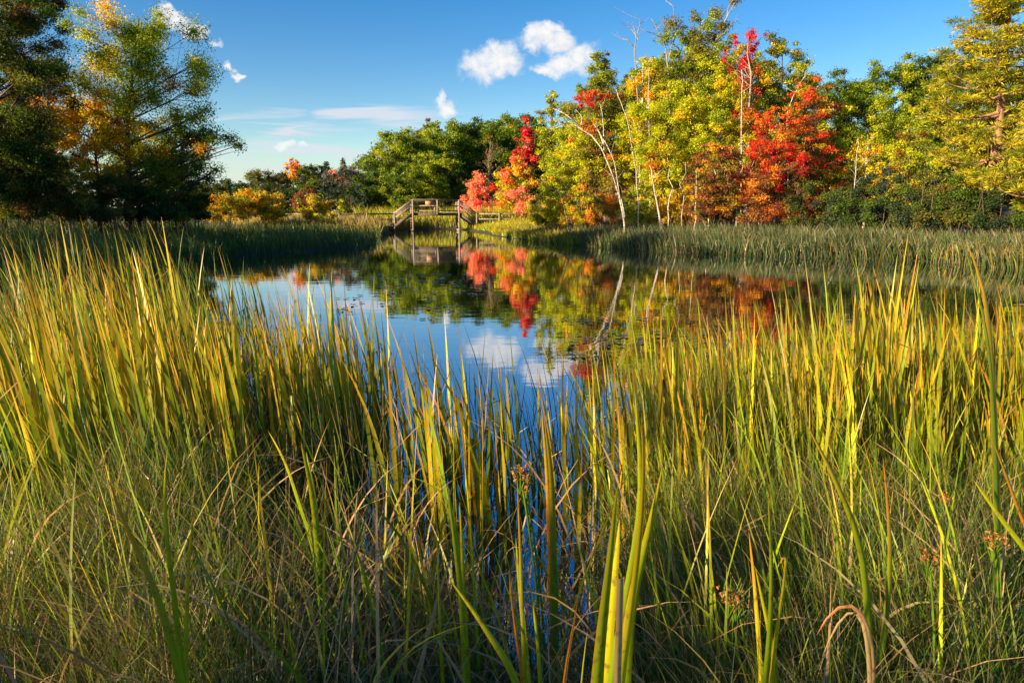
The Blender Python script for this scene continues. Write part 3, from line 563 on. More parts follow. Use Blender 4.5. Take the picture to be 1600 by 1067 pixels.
for s in (-1, 1):
    u = s*U
    m = MB(); m.bar((u, .02, .15), (u, WD-.02, BZ-.25), .05, .12); part('cross_brace', m)
    m = MB(); m.bar((u+.06*s, WD-.02, .15), (u+.06*s, .02, BZ-.25), .05, .12); part('cross_brace', m)
    m = MB(); m.box((u-.09, -.04, .02), (u+.09, WD+.04, .20)); part('pile_beam', m)
    st = empty('stairs', (0, 0, 0)); st.parent = root
    for yv in (0, WD):
        m = MB(); m.bar((u+s*.05, yv-.06 if yv == 0 else yv+.05, BZ-.12), (u+s*1.62, yv-.06 if yv == 0 else yv+.05, AZ-.05), .05, .24); part('stringer', m, M_WOODD, st)
        for zz, h in ((1.07, .13), (.62, .10), (.88, .06)):
            m = MB(); m.bar((u, yv-.02, BZ+zz), (u+s*1.62, yv-.02, AZ+zz-.02), .05, h); part('handrail', m, None, st)
        m = MB(); m.box((u+s*1.62-.07, yv-.06, -.7), (u+s*1.62+.07, yv+.06, AZ+1.10)); part('post', m, None, st)
    for k in range(6):
        f = (k+.6)/6.4; z = BZ+(AZ-BZ)*f; uu = u+s*1.62*f
        m = MB(); m.box((uu-.14, -.02, z-.03), (uu+.14, WD+.02, z+.015)); part('step', m, None, st)
def boardwalk(s, length, label, npost, curve=0):
    rt = empty('boardwalk', (bc[0], 62.4, 0), math.radians(13)); tag(rt, label, 'boardwalk')
    u0 = s*(U+1.72); u1 = s*(U+1.72+length); a, b = min(u0, u1), max(u0, u1)
    m = MB(); nb = int(length/.15)
    for k in range(nb): m.box((a+k*length/nb+.005, -.05, AZ-.04), (a+(k+1)*length/nb-.005, WD+.05, AZ))
    part('deck', m, None, rt)
    for yv in (0, WD):
        m = MB(); m.box((a, yv-.03, AZ-.24), (b, yv+.03, AZ-.045)); part('joist', m, M_WOODD, rt)
        m = MB(); m.box((a, yv-.02, AZ+.96), (b, yv+.02, AZ+1.08)); part('top_rail', m, None, rt)
        m = MB(); m.box((a, yv-.02, AZ+.50), (b, yv+.02, AZ+.59)); part('mid_rail', m, None, rt)
        for k in range(npost):
            u = u0+s*length*(k+1)/npost-s*.08
            m = MB(); m.box((u-.07, yv-.13+.18*(yv > 0), -.8), (u+.07, yv-.025+.18*(yv > 0), AZ+1.10)); part('post', m, None, rt)
boardwalk(-1, 9.5, 'low boardwalk with grey rail running left from the footbridge into the reeds', 4)
boardwalk(1, 6.2, 'low boardwalk with grey rail running right from the footbridge to the wood', 3)
# ------------------------------------------------------------------ reeds and grass
def blades(rng, B, h, w, phi0, curve, az, psi, cb, cm, ct, n=6, taper=.55, kink=None, power=1.8, edge=None):
    """blades as tapering strips; phi is the angle from upright, growing along the blade"""
    N_ = len(B); s = np.linspace(0, 1, n+1); sm = (s[1:]+s[:-1])/2
    ph = phi0[:, None]+curve[:, None]*sm[None]**power
    if kink is not None: ph = ph+kink[:, 1:2]*(sm[None] > kink[:, 0:1])
    ds = h[:, None]/n
    hx = np.concatenate([np.zeros((N_, 1)), np.cumsum(np.sin(ph)*ds, 1)], 1); hzz = np.concatenate([np.zeros((N_, 1)), np.cumsum(np.cos(ph)*ds, 1)], 1)
    pos = np.stack([B[:, 0:1]+hx*np.cos(az)[:, None], B[:, 1:2]+hx*np.sin(az)[:, None], B[:, 2:3]+hzz], -1)
    wp = np.where(s < taper, .75+.25*s/taper, np.maximum(0.03, 1-((s-taper)/(1-taper))**1.6))
    ps = psi[:, None]+s[None]*1.0*np.sin(psi*7)[:, None]
    wd = np.stack([np.cos(ps), np.sin(ps), np.zeros_like(ps)], -1)*(w[:, None]*wp[None]*.5)[..., None]
    V = np.stack([pos-wd, pos+wd], 2).reshape(-1, 3)
    base = np.arange(N_)[:, None]*(2*(n+1)); k = np.arange(n)[None]*2
    Q = np.stack([base+k, base+k+1, base+k+3, base+k+2], -1).reshape(-1, 4)
    u = s[None, :, None]
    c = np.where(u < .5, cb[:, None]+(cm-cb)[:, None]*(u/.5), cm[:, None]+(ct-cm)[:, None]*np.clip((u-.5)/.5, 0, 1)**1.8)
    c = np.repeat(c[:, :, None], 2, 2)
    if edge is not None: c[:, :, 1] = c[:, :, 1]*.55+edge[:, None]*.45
    return V, Q, c.reshape(-1, 3)
G1=(.10,.20,.012); G2=(.042,.105,.014); G3=(.17,.27,.008); Y1=(.43,.41,.010); Y2=(.46,.29,.010); O1=(.50,.18,.02); R1=(.36,.08,.03); TN1=(.42,.30,.15); TN2=(.30,.20,.10); DKG=(.022,.058,.016)
DBR=(.055,.035,.016)
def pick(rng, n, pal):
    w = np.array([p[1] for p in pal], float); k = rng.choice(len(pal), n, p=w/w.sum())
    return np.array([p[0] for p in pal])[k]*(1+.18*rng.normal(size=(n, 1)))*(1+.06*rng.normal(size=(n, 3)))
GREENS = [(G1,3),(G2,1.2),(G3,2.5)]
def field(rng, n, pxr, Yr, dens=None, ymode='px'):
    """random spots over a stretch of marsh"""
    out = []
    while sum(map(len, out)) < n:
        px = rng.uniform(*pxr, n*2); Yd = np.exp(rng.uniform(np.log(Yr[0]), np.log(Yr[1]), n*2))
        keep = np.ones(len(px), bool) if dens is None else rng.random(len(px)) < dens(px, Yd)
        px, Yd = px[keep], Yd[keep]; out.append(np.column_stack([px, Yd]))
    a = np.concatenate(out)[:n]; x = (a[:, 0]-800)/F*a[:, 1]*1.0/math.cos(TH); return a[:, 0], x, a[:, 1]
def nz(x, y, k=1.0):
    return .5+.5*(np.sin(x*1.9*k+1.3*np.sin(y*1.1*k))*np.sin(y*1.6*k+1.7*np.sin(x*.9*k)+.6)*.7+.3*np.sin(x*5.1*k+y*3.3*k))
def reed_mass(name, rng, n, pxr, Yr, dens, hf, wr, cbp, cmp_, ctp, lean=(-.10, .10), curve=(.25, .3), seg=6, clump=0.10, kinkp=.06, azm=math.pi, mat=None, par=None, minz=-.5, spread=.9, cl_k=1.0):
    px, x, y = field(rng, n, pxr, Yr, dens); toneV = None
    x = x+rng.normal(size=n)*clump*.3; y = y+rng.normal(size=n)*clump*.3
    z = np.maximum(gz(x, y), minz)-.03
    h = hf(px, y, rng, n)*(.70+.42*nz(x, y, cl_k))*(1+.15*rng.normal(size=n))-np.minimum(z, 0)*.9; w = rng.uniform(*wr, n)
    az = azm+rng.normal(size=n)*spread; ph = np.abs(rng.normal(size=n)*lean[1])+abs(lean[0]); cu = np.abs(rng.normal(size=n))*curve[1]+curve[0]
    kk = np.column_stack([rng.uniform(.35, .85, n), np.where(rng.random(n) < kinkp, rng.uniform(.9, 2.2, n), 0)])
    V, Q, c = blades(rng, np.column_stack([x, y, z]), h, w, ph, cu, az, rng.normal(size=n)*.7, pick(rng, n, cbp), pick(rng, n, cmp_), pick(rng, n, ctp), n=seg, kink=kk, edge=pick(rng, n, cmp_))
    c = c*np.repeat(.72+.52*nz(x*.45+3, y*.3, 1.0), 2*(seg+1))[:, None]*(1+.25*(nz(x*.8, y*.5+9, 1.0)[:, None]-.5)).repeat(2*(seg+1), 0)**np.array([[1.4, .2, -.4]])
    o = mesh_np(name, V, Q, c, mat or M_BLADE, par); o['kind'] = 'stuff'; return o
U_ = lambda a, b: (lambda px, y, r, n: r.uniform(a, b, n))
R = np.random.default_rng
# far marshes
LAND = lambda m=0.0: (lambda px, Yd: (pond_sd((px-800)/F*Yd, Yd) > -m)*1.0)
reed_mass('reeds', R(1), 34000, (-150, 640), (13, 48), lambda px, Y: (pond_sd((px-800)/F*Y, Y) > -.4)*(px < 640), lambda px, y, r, n: r.uniform(.55, 1.0, n)*np.where(px < 330, 1.2, .9)*np.interp(y, [13, 22], [1.15, 1]), (.014, .026),
          [(DKG,2),(G2,2)], [(DKG,2),(G2,2),(G1,1)], [(G2,2),(TN1,1.2),(Y1,.6)], seg=4, spread=1.5, kinkp=.03)
reed_mass('reeds', R(2), 30000, (380, 720), (48, 72), LAND(.2), U_(.6, 1.2), (.03, .05), [(G2,2),(TN2,1)], [(G2,2),(Y1,1),(TN1,1.5)], [(TN1,3),(Y2,1)], seg=3, spread=1.5)
reed_mass('reeds', R(3), 26000, (560, 860), (64, 92), LAND(.2), U_(1.0, 2.0), (.04, .07), [(G3,2),(TN2,1)], [(G3,2),(Y1,3)], [(Y2,2),(TN1,1.5),(Y1,2)], seg=3, spread=1.5)
reed_mass('reeds', R(4), 42000, (745, 1750), (19, 52), lambda px, Y: (pond_sd((px-800)/F*Y, Y) > -.35)*(pond_sd((px-800)/F*Y, Y) < 6.5), lambda px, y, r, n: r.uniform(.38, 1.0, n)*np.interp(px, [745, 870, 1000], [.5, .75, .92]), (.018, .032),
          [(G2,2),(DKG,1),(TN2,.5)], [(G2,2),(DKG,1),((.07,.115,.055),2.4),(TN2,.6)], [((.13,.17,.09),2.6),(TN1,.6),(TN2,1)], seg=4, spread=1.5, kinkp=.05)  # greyed, darkened greens carry the bank's shade in the blade colour
reed_mass('reeds', R(5), 19000, (690, 905), (36, 74), lambda px, Y: (pond_sd((px-800)/F*Y, Y) > -.3)*(pond_sd((px-800)/F*Y, Y) < 7), U_(.3, .6), (.03, .05), [(G3,2),(Y1,1)], [(Y1,3),(G3,1)], [(Y2,3),(TN1,1)], seg=3, spread=1.5)
reed_mass('reeds', R(6), 9000, (1380, 1900), (8.5, 24), lambda px, Y: (pond_sd((px-800)/F*Y, Y) > -.3)*1.0, U_(.4, .85), (.014, .026), [(G2,2),(TN2,1)], [(G3,2),(TN1,1)], [(TN1,2),(Y2,1)], seg=5, spread=1.5, kinkp=.1)
# tan dead tufts in the water by the right shore
# near marsh: dense fine sedge with arching dry blades
def near_d(px, Y):
    base = np.ones_like(px)
    fade = np.interp(Y, [1, 3.2, 4.2, 6], [1, 1, .45, .06])
    gap = 1-.98*np.exp(-((px-880)/150)**4)*(Y > 1.9)-.96*np.exp(-((px-650)/140)**4)*(Y > 2.5)-.9*np.exp(-((px-440)/110)**4)*(Y > 2.9)
    side = np.where(px < 330, np.interp(Y, [1, 5, 9], [1, .9, .5]), np.where(px > 1150, np.interp(Y, [1, 4.5, 6.5], [1, .9, .1]), fade))
    return np.clip(side*np.clip(gap, .03, 1), 0, 1)*np.clip(nz((px-800)/F*Y, Y, 1.6)*1.5, .25, 1)
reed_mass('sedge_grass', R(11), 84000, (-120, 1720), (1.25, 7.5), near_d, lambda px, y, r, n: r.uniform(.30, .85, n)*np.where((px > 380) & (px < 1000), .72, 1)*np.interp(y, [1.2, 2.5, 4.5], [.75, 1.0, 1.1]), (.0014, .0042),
          [(DKG,2),(DBR,2)], [(DKG,3),(G2,2.5),(G1,.7),(TN2,1),(G3,.7),(G1,1),(DBR,1.2)], [(G2,1.4),(G1,.8),(G3,.8),(TN2,1.4),(TN1,.5),(Y1,.5),(O1,.3)], lean=(-.04, .18), curve=(.1, .6), seg=7, spread=1.7, kinkp=.10)  # dark feet and middles put the shade between stems into the colour
reed_mass('shade_litter', R(19), 26000, (-120, 1720), (1.2, 6.5), near_d, U_(.08, .34), (.004, .009), [(DBR,1)], [(DBR,3),(R1,.2),(TN2,.5)], [(DBR,2),(TN2,1)], lean=(-.2, .6), curve=(.2, .9), seg=4, spread=3, kinkp=.3)  # dark litter layer added to stand in for shade low between the blades
reed_mass('dry_grass', R(12), 12000, (-120, 1720), (1.3, 6.5), near_d, U_(.35, .85), (.002, .005), [(TN2,2),(G2,1)], [(TN1,1.4),(TN2,2.5),(R1,.3)], [(TN1,2.5),(TN2,1),(O1,.5)], lean=(-.1, .4), curve=(.5, 1.3), seg=8, spread=2, kinkp=.15)
reed_mass('cattail_leaves', R(17), 900, (-120, 1720), (1.6, 3.4), near_d, U_(.45, 1.15), (.004, .010), [(G2,3),(G1,1)], [(G1,2),(G3,2),(Y1,1),(TN1,.4)], [(Y1,2),(O1,1.3),(G3,1),(TN1,1)], lean=(-.05, .14), curve=(.1, .45), seg=9, spread=1.3, kinkp=.10)
reed_mass('dry_grass', R(18), 850, (-120, 1720), (1.4, 4.2), None, U_(.5, 1.15), (.006, .011), [(TN2,1)], [(TN1,2),(TN2,1)], [(TN1,2),(O1,.5)], lean=(-.1, .25), curve=(.8, 1.2), seg=10, spread=2, kinkp=.2)
# dark thin rushes standing in the water
reed_mass('rushes', R(13), 2700, (300, 1650), (3.2, 10), lambda px, Y: np.where(px < 570, 1.0, np.where(px > 1000, .75*(Y < 6.5), .25*(Y < 6.5)))*np.where((px > 560) & (px < 1000), .8, 1)*np.interp(Y, [3, 6, 10], [1, .8, .2]), lambda px, y, r, n: r.uniform(.5, 1.0, n), (.005, .010),
          [(DKG,2),(DBR,2)], [(DKG,3),(G2,1.4),(DBR,2)], [(G2,2),(TN2,1.5),(DBR,1)], lean=(-.03, .10), curve=(.05, .25), seg=5, spread=1.4, kinkp=.10)
# cattail leaves that nobody could count
reed_mass('cattail_leaves', R(14), 3800, (-150, 430), (3.0, 19), lambda px, Y: np.interp(Y, [3, 8, 12, 19], [1, .8, .8, .7])*np.where(px > 330, .35*(Y < 14), 1), lambda px, y, r, n: r.uniform(.6, 1.2, n)*np.interp(px, [-100, 60, 200, 400], [1.2, 1.15, 1.0, .85])*np.interp(y, [3, 5, 12], [.8, .95, 1.15]), (.012, .022),
          [(G2,3),(G1,2)], [(G1,2.5),(G2,4),(G3,.8),(DKG,1.5)], [(G3,2),(G1,1.5),(Y1,1),(O1,1),(R1,.8),(TN1,.4)], lean=(-.05, .08), curve=(.04, .20), seg=7, spread=.8)
reed_mass('cattail_leaves', R(15), 2100, (980, 1750), (3.0, 6.8), lambda px, Y: np.interp(px, [980, 1150, 1300], [.35, .8, 1]), lambda px, y, r, n: r.uniform(.55, 1.05, n)*np.interp(px, [980, 1250, 1400, 1700], [.95, 1.05, 1.15, 1.15]), (.011, .021),
          [(G2,3),(G1,2),(TN2,1)], [(G1,3),(G3,2),(Y1,1)], [(G3,1),(Y1,2),(Y2,1),(O1,1.6),(TN1,1),(R1,.4)], lean=(-.03, .08), curve=(.04, .20), seg=7, spread=.9)
# individual cattail plants: twelve kinds, copied
def cattail_mesh(seed, nl, h, pal, wide=.02):
    r = np.random.default_rng(seed); n = nl
    B = np.column_stack([r.normal(size=n)*.05, r.normal(size=n)*.06, np.zeros(n)-.06])
    hh = h*r.uniform(.66, 1.0, n); hh[0] = h
    V, Q, c = blades(r, B, hh, r.uniform(.7, 1.15, n)*wide, np.abs(r.normal(size=n)*.05)+.02, np.abs(r.normal(size=n))*.22+.03, math.pi+r.normal(size=n)*.7, r.normal(size=n)*.6,
        pick(r, n, [(G1,2),(G2,1)]), pick(r, n, pal), pick(r, n, [(Y1,2),(Y2,2),(O1,2.5),(R1,1.6),(G3,.6)]), n=10, taper=.5, kink=np.column_stack([r.uniform(.5, .85, n), np.where(r.random(n) < .13, r.uniform(.8, 2.1, n), 0)]), edge=pick(r, n, [(Y2,2),(O1,1.2),(Y1,2)]))
    o = mesh_np('cattail', V, Q, c, M_BLADE); me = o.data; bpy.data.objects.remove(o); return me
KY = [cattail_mesh(500+k, 4+k % 3, 1.0, [(Y1,2.6),(G3,3),(Y2,1),(G1,.8)], .0180) for k in range(7)]
KG = [cattail_mesh(520+k, 5+k % 3, 1.0, [(G1,3),(G3,1.6),(G2,1.5),(Y1,.3)], .020) for k in range(6)]
rc = np.random.default_rng(99)
def plant_at(px, Yd, top, kind, label, group, rot=.5):
    x = (px-800)/F*Yd/math.cos(TH)*1.0; 
    z = max(float(gz(x, Yd)), -.45); h = P(px, top, Yd)[2]-z
    x = P(px, top, Yd)[0]+h*.12
    o = bpy.data.objects.new('cattail', (KY if kind else KG)[rc.integers(len(KY if kind else KG))]); link(o)
    o.location = (x, Yd, z); s = h; o.scale = (s*.9, s*.9, s*1.13); o.rotation_euler = (0, 0, rc.normal()*rot)
    tag(o, label, 'cattail', group); return o
def stand(n, pxr, Yr, topf, py, label, group):
    for _ in range(n):
        px = rc.uniform(*pxr); Yd = math.exp(rc.uniform(math.log(Yr[0]), math.log(Yr[1])))
        tp = topf(px)+abs(rc.normal())*26*4/Yd+rc.uniform(-12, 20)
        plant_at(px, Yd, tp, rc.random() < py, label, group)
stand(78, (-30, 330), (3.1, 6), lambda p: np.interp(p, [-30, 0, 60, 110, 150, 200, 260, 330], [400, 430, 430, 415, 388, 400, 440, 450]), .85, 'yellow green cattail in the sunlit stand at the left', 'sunlit cattails of the left stand')
stand(20, (-30, 250), (6.5, 11), lambda p: 348, .1, 'dark green cattail of the tall shaded stand behind the sunlit left one', 'shaded cattails at the far left')
stand(24, (300, 425), (3.8, 6.2), lambda p: 462, .6, 'green cattail between the left stand and the open water', 'cattails at the left edge of the water')
stand(17, (415, 510), (4.2, 6.5), lambda p: 432, .75, 'yellow tipped cattail in the clump standing in the water left of centre', 'cattails in the water left of centre')
stand(9, (500, 590), (4.4, 6.5), lambda p: 455, .15, 'thin dark green cattail in the water beside the left of centre clump', 'dark cattails in the water left of centre')
stand(17, (560, 800), (3.0, 4.6), lambda p: np.interp(p, [560, 640, 720, 800], [500, 480, 505, 530]), .6, 'short cattail in front of the reflected clouds', 'short cattails in front of the cloud reflection')
stand(16, (800, 1010), (3.0, 4.6), lambda p: np.interp(p, [800, 860, 930, 1010], [535, 560, 520, 480]), .5, 'short cattail in front of the reflected yellow trees', 'short cattails right of centre')
stand(38, (1010, 1280), (3.1, 5.2), lambda p: np.interp(p, [1010, 1130, 1200, 1280], [490, 490, 505, 490]), .75, 'golden green cattail in the low right hand stand', 'cattails of the low right stand')
stand(24, (1290, 1420), (3.4, 4.8), lambda p: np.interp(p, [1290, 1325, 1350, 1420], [430, 372, 385, 430]), .85, 'tall golden cattail of the highest tuft on the right', 'tall cattails of the highest right tuft')
stand(32, (1420, 1640), (3.1, 5.4), lambda p: np.interp(p, [1420, 1480, 1560, 1640], [440, 470, 455, 440]), .7, 'yellow green cattail in the stand at the right edge', 'cattails at the right edge')
# hero leaves close to the camera: each plant is a thing, its leaves are parts
def hero(label, Yd, lvs, name='cattail', cat='cattail'):
    """lvs: list of (picture outline of the middle line from tip to foot, width in pixels, colour foot, colour middle, colour tip)"""
    x0, y0 = lvs[0][0][-1]; ft = P(x0, y0, Yd); zg = max(float(gz(ft[0], Yd)), -.3); base = np.array([ft[0], Yd, zg])
    root = empty(name, base); tag(root, label, cat)
    for q, (ln, wpx, cb, cm, ct) in enumerate(lvs):
        yoff = (q*.37 % 1-.5)*.12
        pts = np.array([P(x, y, Yd+yoff) for (x, y) in ln][::-1])-base
        if pts[0, 2] > .05:
            pts = np.vstack([[pts[0, 0]*.5, -yoff*0+0, 0.0], [pts[0, 0]*.85, yoff*.5, pts[0, 2]*.5], pts])
        d = np.r_[0, np.cumsum(np.linalg.norm(np.diff(pts, axis=0), axis=1))]; m = 22; tt = np.linspace(0, d[-1], m)
        # Catmull like smoothing by interpolation then averaging
        pp = np.column_stack([np.interp(tt, d, pts[:, j]) for j in range(3)])
        for _ in range(2): pp[1:-1] = (pp[:-2]+pp[1:-1]*2+pp[2:])/4
        s = np.linspace(0, 1, m); tan = np.gradient(pp, axis=0); tan /= np.linalg.norm(tan, axis=1, keepdims=True)
        vd = np.array([0, 1., .3]); sd_ = np.cross(tan, vd); sd_ /= np.linalg.norm(sd_, axis=1, keepdims=True)+1e-9
        rot = (.45*math.sin(q*2.1+1)+.5*(s-.5)); nr = np.cross(tan, sd_)
        sd_ = sd_*np.cos(rot)[:, None]+nr*np.sin(rot)[:, None]; nr = np.cross(tan, sd_)
        blunt = ln[0] in BLUNT
        prof_ = (.7+.3*np.minimum(1, s*2))*(1 if blunt else np.sqrt(np.clip((1-s)/.45, 0.0008, 1)))
        hw_ = (wpx*1.25/F*Yd/2*prof_)[:, None]
        off = [(-1, 0.0), (-.5, .22), (0, .30), (.5, .22), (1, 0.0)]
        V = np.stack([pp+sd_*hw_*a+nr*hw_*b_ for a, b_ in off], 1).reshape(-1, 3)
        i = np.arange(m-1)[:, None]*5; j = np.arange(4)[None]; Q = np.stack([i+j, i+j+1, i+j+6, i+j+5], -1)
        cb_, cm_, ct_ = map(np.array, (cb, cm, ct)); u = s[:, None]
        c = np.where(u < .5, cb_+(cm_-cb_)*u/.5, cm_+(ct_-cm_)*np.clip((u-.5)/.5, 0, 1)**2)
        rs = np.random.default_rng(q+int(x0)); c = np.repeat(c[:, None], 5, 1)*(1+.10*rs.normal(size=(m, 5, 1)))
        c[:, 0] = c[:, 0]*.6+np.array(Y2)*.4
        if rs.random() < .7: c[:, 4] = c[:, 4]*.6+np.array(O1)*.4
        mesh_np('leaf', V, Q, np.clip(c.reshape(-1, 3), 0, 1), M_BLADE, root, True)
    return root
BLUNT = {(970,902), (1188,470), (1232,845)}
hero('broad bright cattail plant with wide yellow green leaves at the bottom right of centre', 1.15, [
    ([(966,752),(960,800),(956,850),(948,920),(938,1000),(932,1067)], 24, G1, G3, Y1),
    ([(1034,735),(1022,800),(1000,880),(982,960),(975,1067)], 22, G1, G3, Y1),
    ([(968,812),(964,870),(955,960),(946,1067)], 18, G1, Y1, Y1),
    ([(1002,650),(1008,700),(1006,780),(998,860),(985,960),(968,1067)], 15, G1, Y1, Y2),
    ([(992,610),(994,660),(1004,720),(1002,800),(985,900),(965,1000),(955,1067)], 14, G1, G3, Y1)])
hero('cut off dead tan cattail stub in front of the wide bright leaves', 1.05, [([(970,902),(968,960),(965,1067)], 13, TN2, TN1, TN1)])
hero('cattail plant at bottom left with one leaf bent over to the left', 1.35, [
    ([(168,745),(180,785),(200,830),(228,885),(250,940),(270,1010),(284,1067)], 11, G1, G3, O1),
    ([(262,700),(254,760),(262,860),(276,960),(286,1067)], 9, G1, G3, Y1), ([(305,790),(297,840),(292,920),(290,1067)], 9, G1, G3, Y2),
    ([(195,820),(215,860),(240,920),(262,1000),(282,1067)], 5, R1, R1, O1)])
hero('cattail plant below the centre with a long leaf bending left', 1.4, [
    ([(702,905),(735,945),(760,985),(790,1030),(812,1067)], 12, G1, G3, Y1), ([(808,745),(812,830),(815,930),(820,1067)], 6, G1, G3, O1),
    ([(806,840),(810,900),(818,980),(826,1067)], 9, G1, G3, G3), ([(795,890),(802,960),(818,1067)], 7, O1, O1, O1), ([(828,910),(838,980),(845,1067)], 7, G1, G3, Y1)])
hero('slender cattail with a swollen golden leaf standing right below the cloud reflection', 1.9, [
    ([(850,650),(856,690),(862,740),(864,820),(866,930),(868,1040)], 12, G1, G1, Y2), ([(846,640),(852,700),(856,760),(858,830),(862,950),(866,1040)], 8, G2, O1, Y1)])
hero('tall leaning cattail on the right whose broad leaf tip bends to the upper left', 1.6, [
    ([(1260,663),(1285,705),(1305,750),(1328,800),(1348,860),(1356,950),(1362,1067)], 13, G1, G3, Y2), ([(1380,715),(1388,790),(1392,870),(1386,960),(1370,1067)], 9, G1, G1, O1)])
hero('dry reddish cattail leaf arching over at the bottom right', 1.4, [
    ([(1276,992),(1296,950),(1322,928),(1348,945),(1362,985),(1368,1067)], 8, R1, TN1, R1), ([(1285,1025),(1305,975),(1335,935),(1350,960),(1362,1067)], 7, G1, TN1, TN1)])
hero('cattail plant with a leaf snapped over, right of the wide bright leaves', 1.45, [
    ([(1200,770),(1204,830),(1206,900),(1204,980),(1196,1067)], 12, G1, G3, Y1), ([(1180,885),(1192,940),(1205,1000),(1215,1067)], 9, G1, G3, Y1), ([(1170,830),(1178,900),(1184,980),(1190,1067)], 7, G1, Y1, O1),
    ([(1214,888),(1222,870),(1231,845),(1228,900),(1214,980),(1205,1067)], 10, G1, Y1, Y1)])
hero('pair of cattail leaves leaning in from the right edge of the view', 1.6, [
    ([(1550,685),(1570,735),(1592,800),(1625,870),(1640,1000)], 10, G1, O1, Y2), ([(1520,748),(1550,790),(1590,845),(1640,900),(1660,1000)], 10, G1, G3, Y1)])
hero('orange dying cattail leaf near the bottom middle', 1.2, [([(903,935),(895,985),(886,1030),(880,1067)], 9, O1, O1, O1), ([(918,985),(912,1030),(908,1067)], 5, G1, Y1, Y1)])
hero('cattail plant with narrow tall leaves left of the bottom centre', 1.6, [
    ([(700,760),(706,810),(714,870),(722,940),(728,1040)], 11, G1, G3, G3), ([(718,785),(722,850),(724,930),(730,1040)], 8, G1, G1, Y1), ([(632,742),(662,750),(700,762),(716,830),(726,1040)], 6, G1, G2, G3), ([(682,825),(684,880),(690,1040)], 5, G1, G3, Y1)])
hero('tall cattail whose long bright leaves rise left of the blue water', 2.3, [
    ([(470,690),(482,740),(492,800),(498,870),(505,960)], 10, G1, G3, Y1), ([(478,705),(490,760),(498,850),(506,960)], 7, G1, G3, Y1), ([(418,672),(445,718),(468,790),(488,850),(504,960)], 7, G1, G3, Y1)])
hero('cattail with a clear straight leaf rising in front of the right reed stand', 2.0, [
    ([(1505,300+80),(1522,430),(1536,480),(1548,560),(1556,700),(1560,900)], 9, G1, G1, Y1), ([(1512,382),(1530,420),(1540,455),(1550,560),(1562,900)], 10, G1, G2, Y2)])
hero('row of long pale green leaves arching low at the bottom left of centre', 1.25, [
    ([(705,955),(680,968),(650,985),(610,1020),(575,1067)], 8, TN2, TN1, G3), ([(730,975),(690,985),(640,1010),(600,1067)], 6, TN2, G2, G3)])
hero('dry tan blade arching up from the bottom left edge', 1.2, [([(150,1067),(180,1050),(205,1047),(230,1060),(245,1090)], 5, TN1, TN1, TN1)])
# brown flower heads of bulrushes
def bulrush(px, py, Yd, label):
    tip = P(px, py, Yd); z = max(float(gz(tip[0], Yd)), -.2); b = np.array([tip[0]+.05, Yd, z]); r = np.random.default_rng(int(px)); root = empty('bulrush', b); tag(root, label, 'bulrush')
    m = MB(); s = np.linspace(0, 1, 8)[:, None]; m.tube((tip-b)*s+np.array([[.03, 0, 0]])*np.sin(s*3.14), np.linspace(.0045, .003, 8), 5); [m.tube(np.array([tip-b-[0, 0, .06], tip-b-[0, 0, .02]+e_*.5, tip-b+e_]), [.0022, .0016, .001], 4) for e_ in r.normal(size=(9, 3))*np.array([.025, .02, .014])+[0, 0, .012]]; o = m.build('stem', None, root, True)
    a = o.data.color_attributes.new('col', 'FLOAT_COLOR', 'POINT'); a.data.foreach_set('color', np.tile(np.r_[G1, 1].astype(np.float32), len(o.data.vertices))); o.data.materials.clear(); o.data.materials.append(M_BLADE)
    n = 46; C = (tip-b)+r.normal(size=(n, 3))*np.array([.011, .011, .010]); V, Q, c = leaves(r, C, np.full(n, .006), np.full(n, 9), .007, np.tile(np.array([[.42, .2, .06]]), (n, 1)), aspect=.5)
    mesh_np('flower_head', V, Q, c, M_BLADE, root)
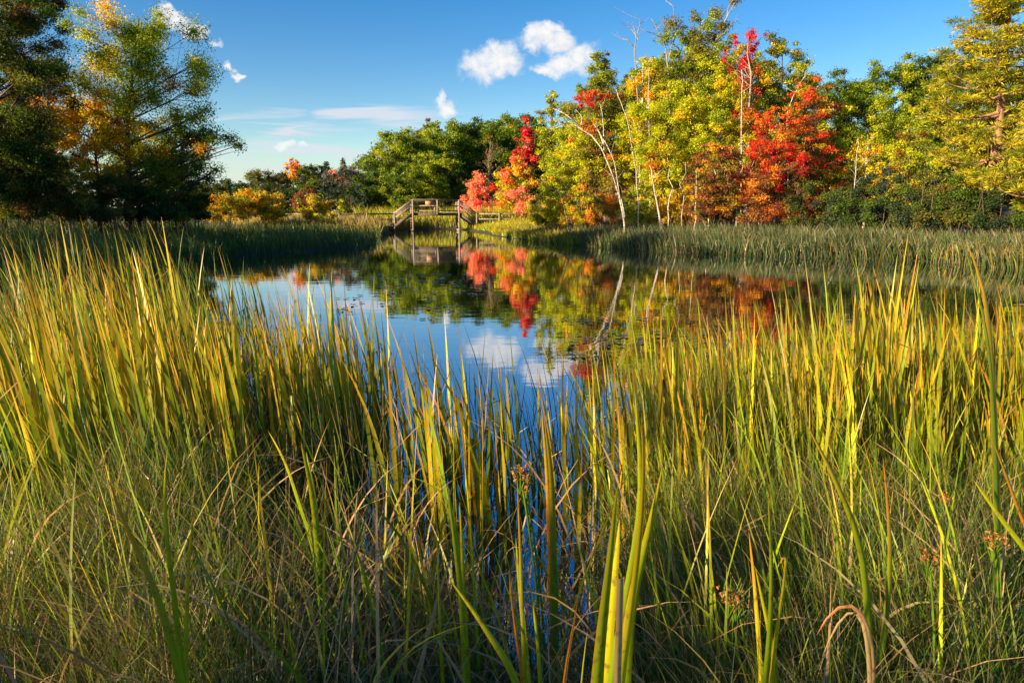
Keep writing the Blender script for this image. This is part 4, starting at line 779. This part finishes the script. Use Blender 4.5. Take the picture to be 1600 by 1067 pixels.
for a in [(813,738,1.7,'brown flowering bulrush left of the swollen golden cattail leaf'), (820,755,1.75,'second lower brown flower head left of the golden cattail leaf'), (1140,932,1.6,'rusty flowering bulrush low beside the dark water at right'), (1152,938,1.65,'rusty flowering bulrush just right of the lowest one'),
          (1452,868,1.6,'small flowering bulrush right of the leaning cattail'), (1555,845,1.7,'small brown flowering bulrush near the right edge'), (1480,780,2.3,'pale feathery seed head in the right hand reeds')]: bulrush(*a)
# ------------------------------------------------------------------ lily pads
def pad_mesh(seed):
    r = np.random.default_rng(seed); k = 14; a = np.linspace(.25, 2*np.pi-.25, k); rr = .5*(1+.06*r.normal(size=k))
    V = [(0, 0, .004)]+[(np.cos(q)*w_, np.sin(q)*w_, .006+.012*abs(r.normal())) for q, w_ in zip(a, rr)]
    Q = [(0, i, i+1, i+2) for i in range(1, k-1, 2)]+[(0, k-1, k, k)] if False else [(0, i, i+1, i+2) for i in range(1, k-1, 2)]
    c = np.tile(np.array([(.04, .07, .02), (.07, .07, .03), (.06, .08, .03)][seed % 3]), (len(V), 1))
    o = mesh_np('lily_pad', V, Q, c, M_PAD); me = o.data; bpy.data.objects.remove(o); return me
PM = [pad_mesh(k) for k in range(5)]
def pads(n, pxr, pyr, label, group, size=(.16, .30)):
    for _ in range(n):
        px, py = rc.uniform(*pxr), rc.uniform(*pyr); d = ray(px, py); t_ = CAMZ/-d[2]; x, y = d[0]*t_, d[1]*t_
        if pond_sd(x, y) > -.4: continue
        o = bpy.data.objects.new('lily_pad', PM[rc.integers(5)]); link(o); s = rc.uniform(*size); o.location = (x, y, .002+rc.random()*.006); o.scale = (s, s, 1); o.rotation_euler = (0, 0, rc.random()*6.3); tag(o, label, 'lily pad', group)
pads(75, (575, 760), (428, 462), 'small lily pad floating on the reflected green wood', 'lily pads in the middle of the pond', (.09, .17))
pads(26, (520, 720), (462, 500), 'small lily pad floating on the reflected pale sky', 'lily pads on the open sky reflection', (.08, .14))
pads(80, (880, 1130), (498, 560), 'small lily pad floating on the reflected yellow trees', 'lily pads on the yellow reflection', (.06, .15))
pads(40, (1210, 1500), (396, 425), 'lily pad floating below the right reeds', 'lily pads below the right reeds')
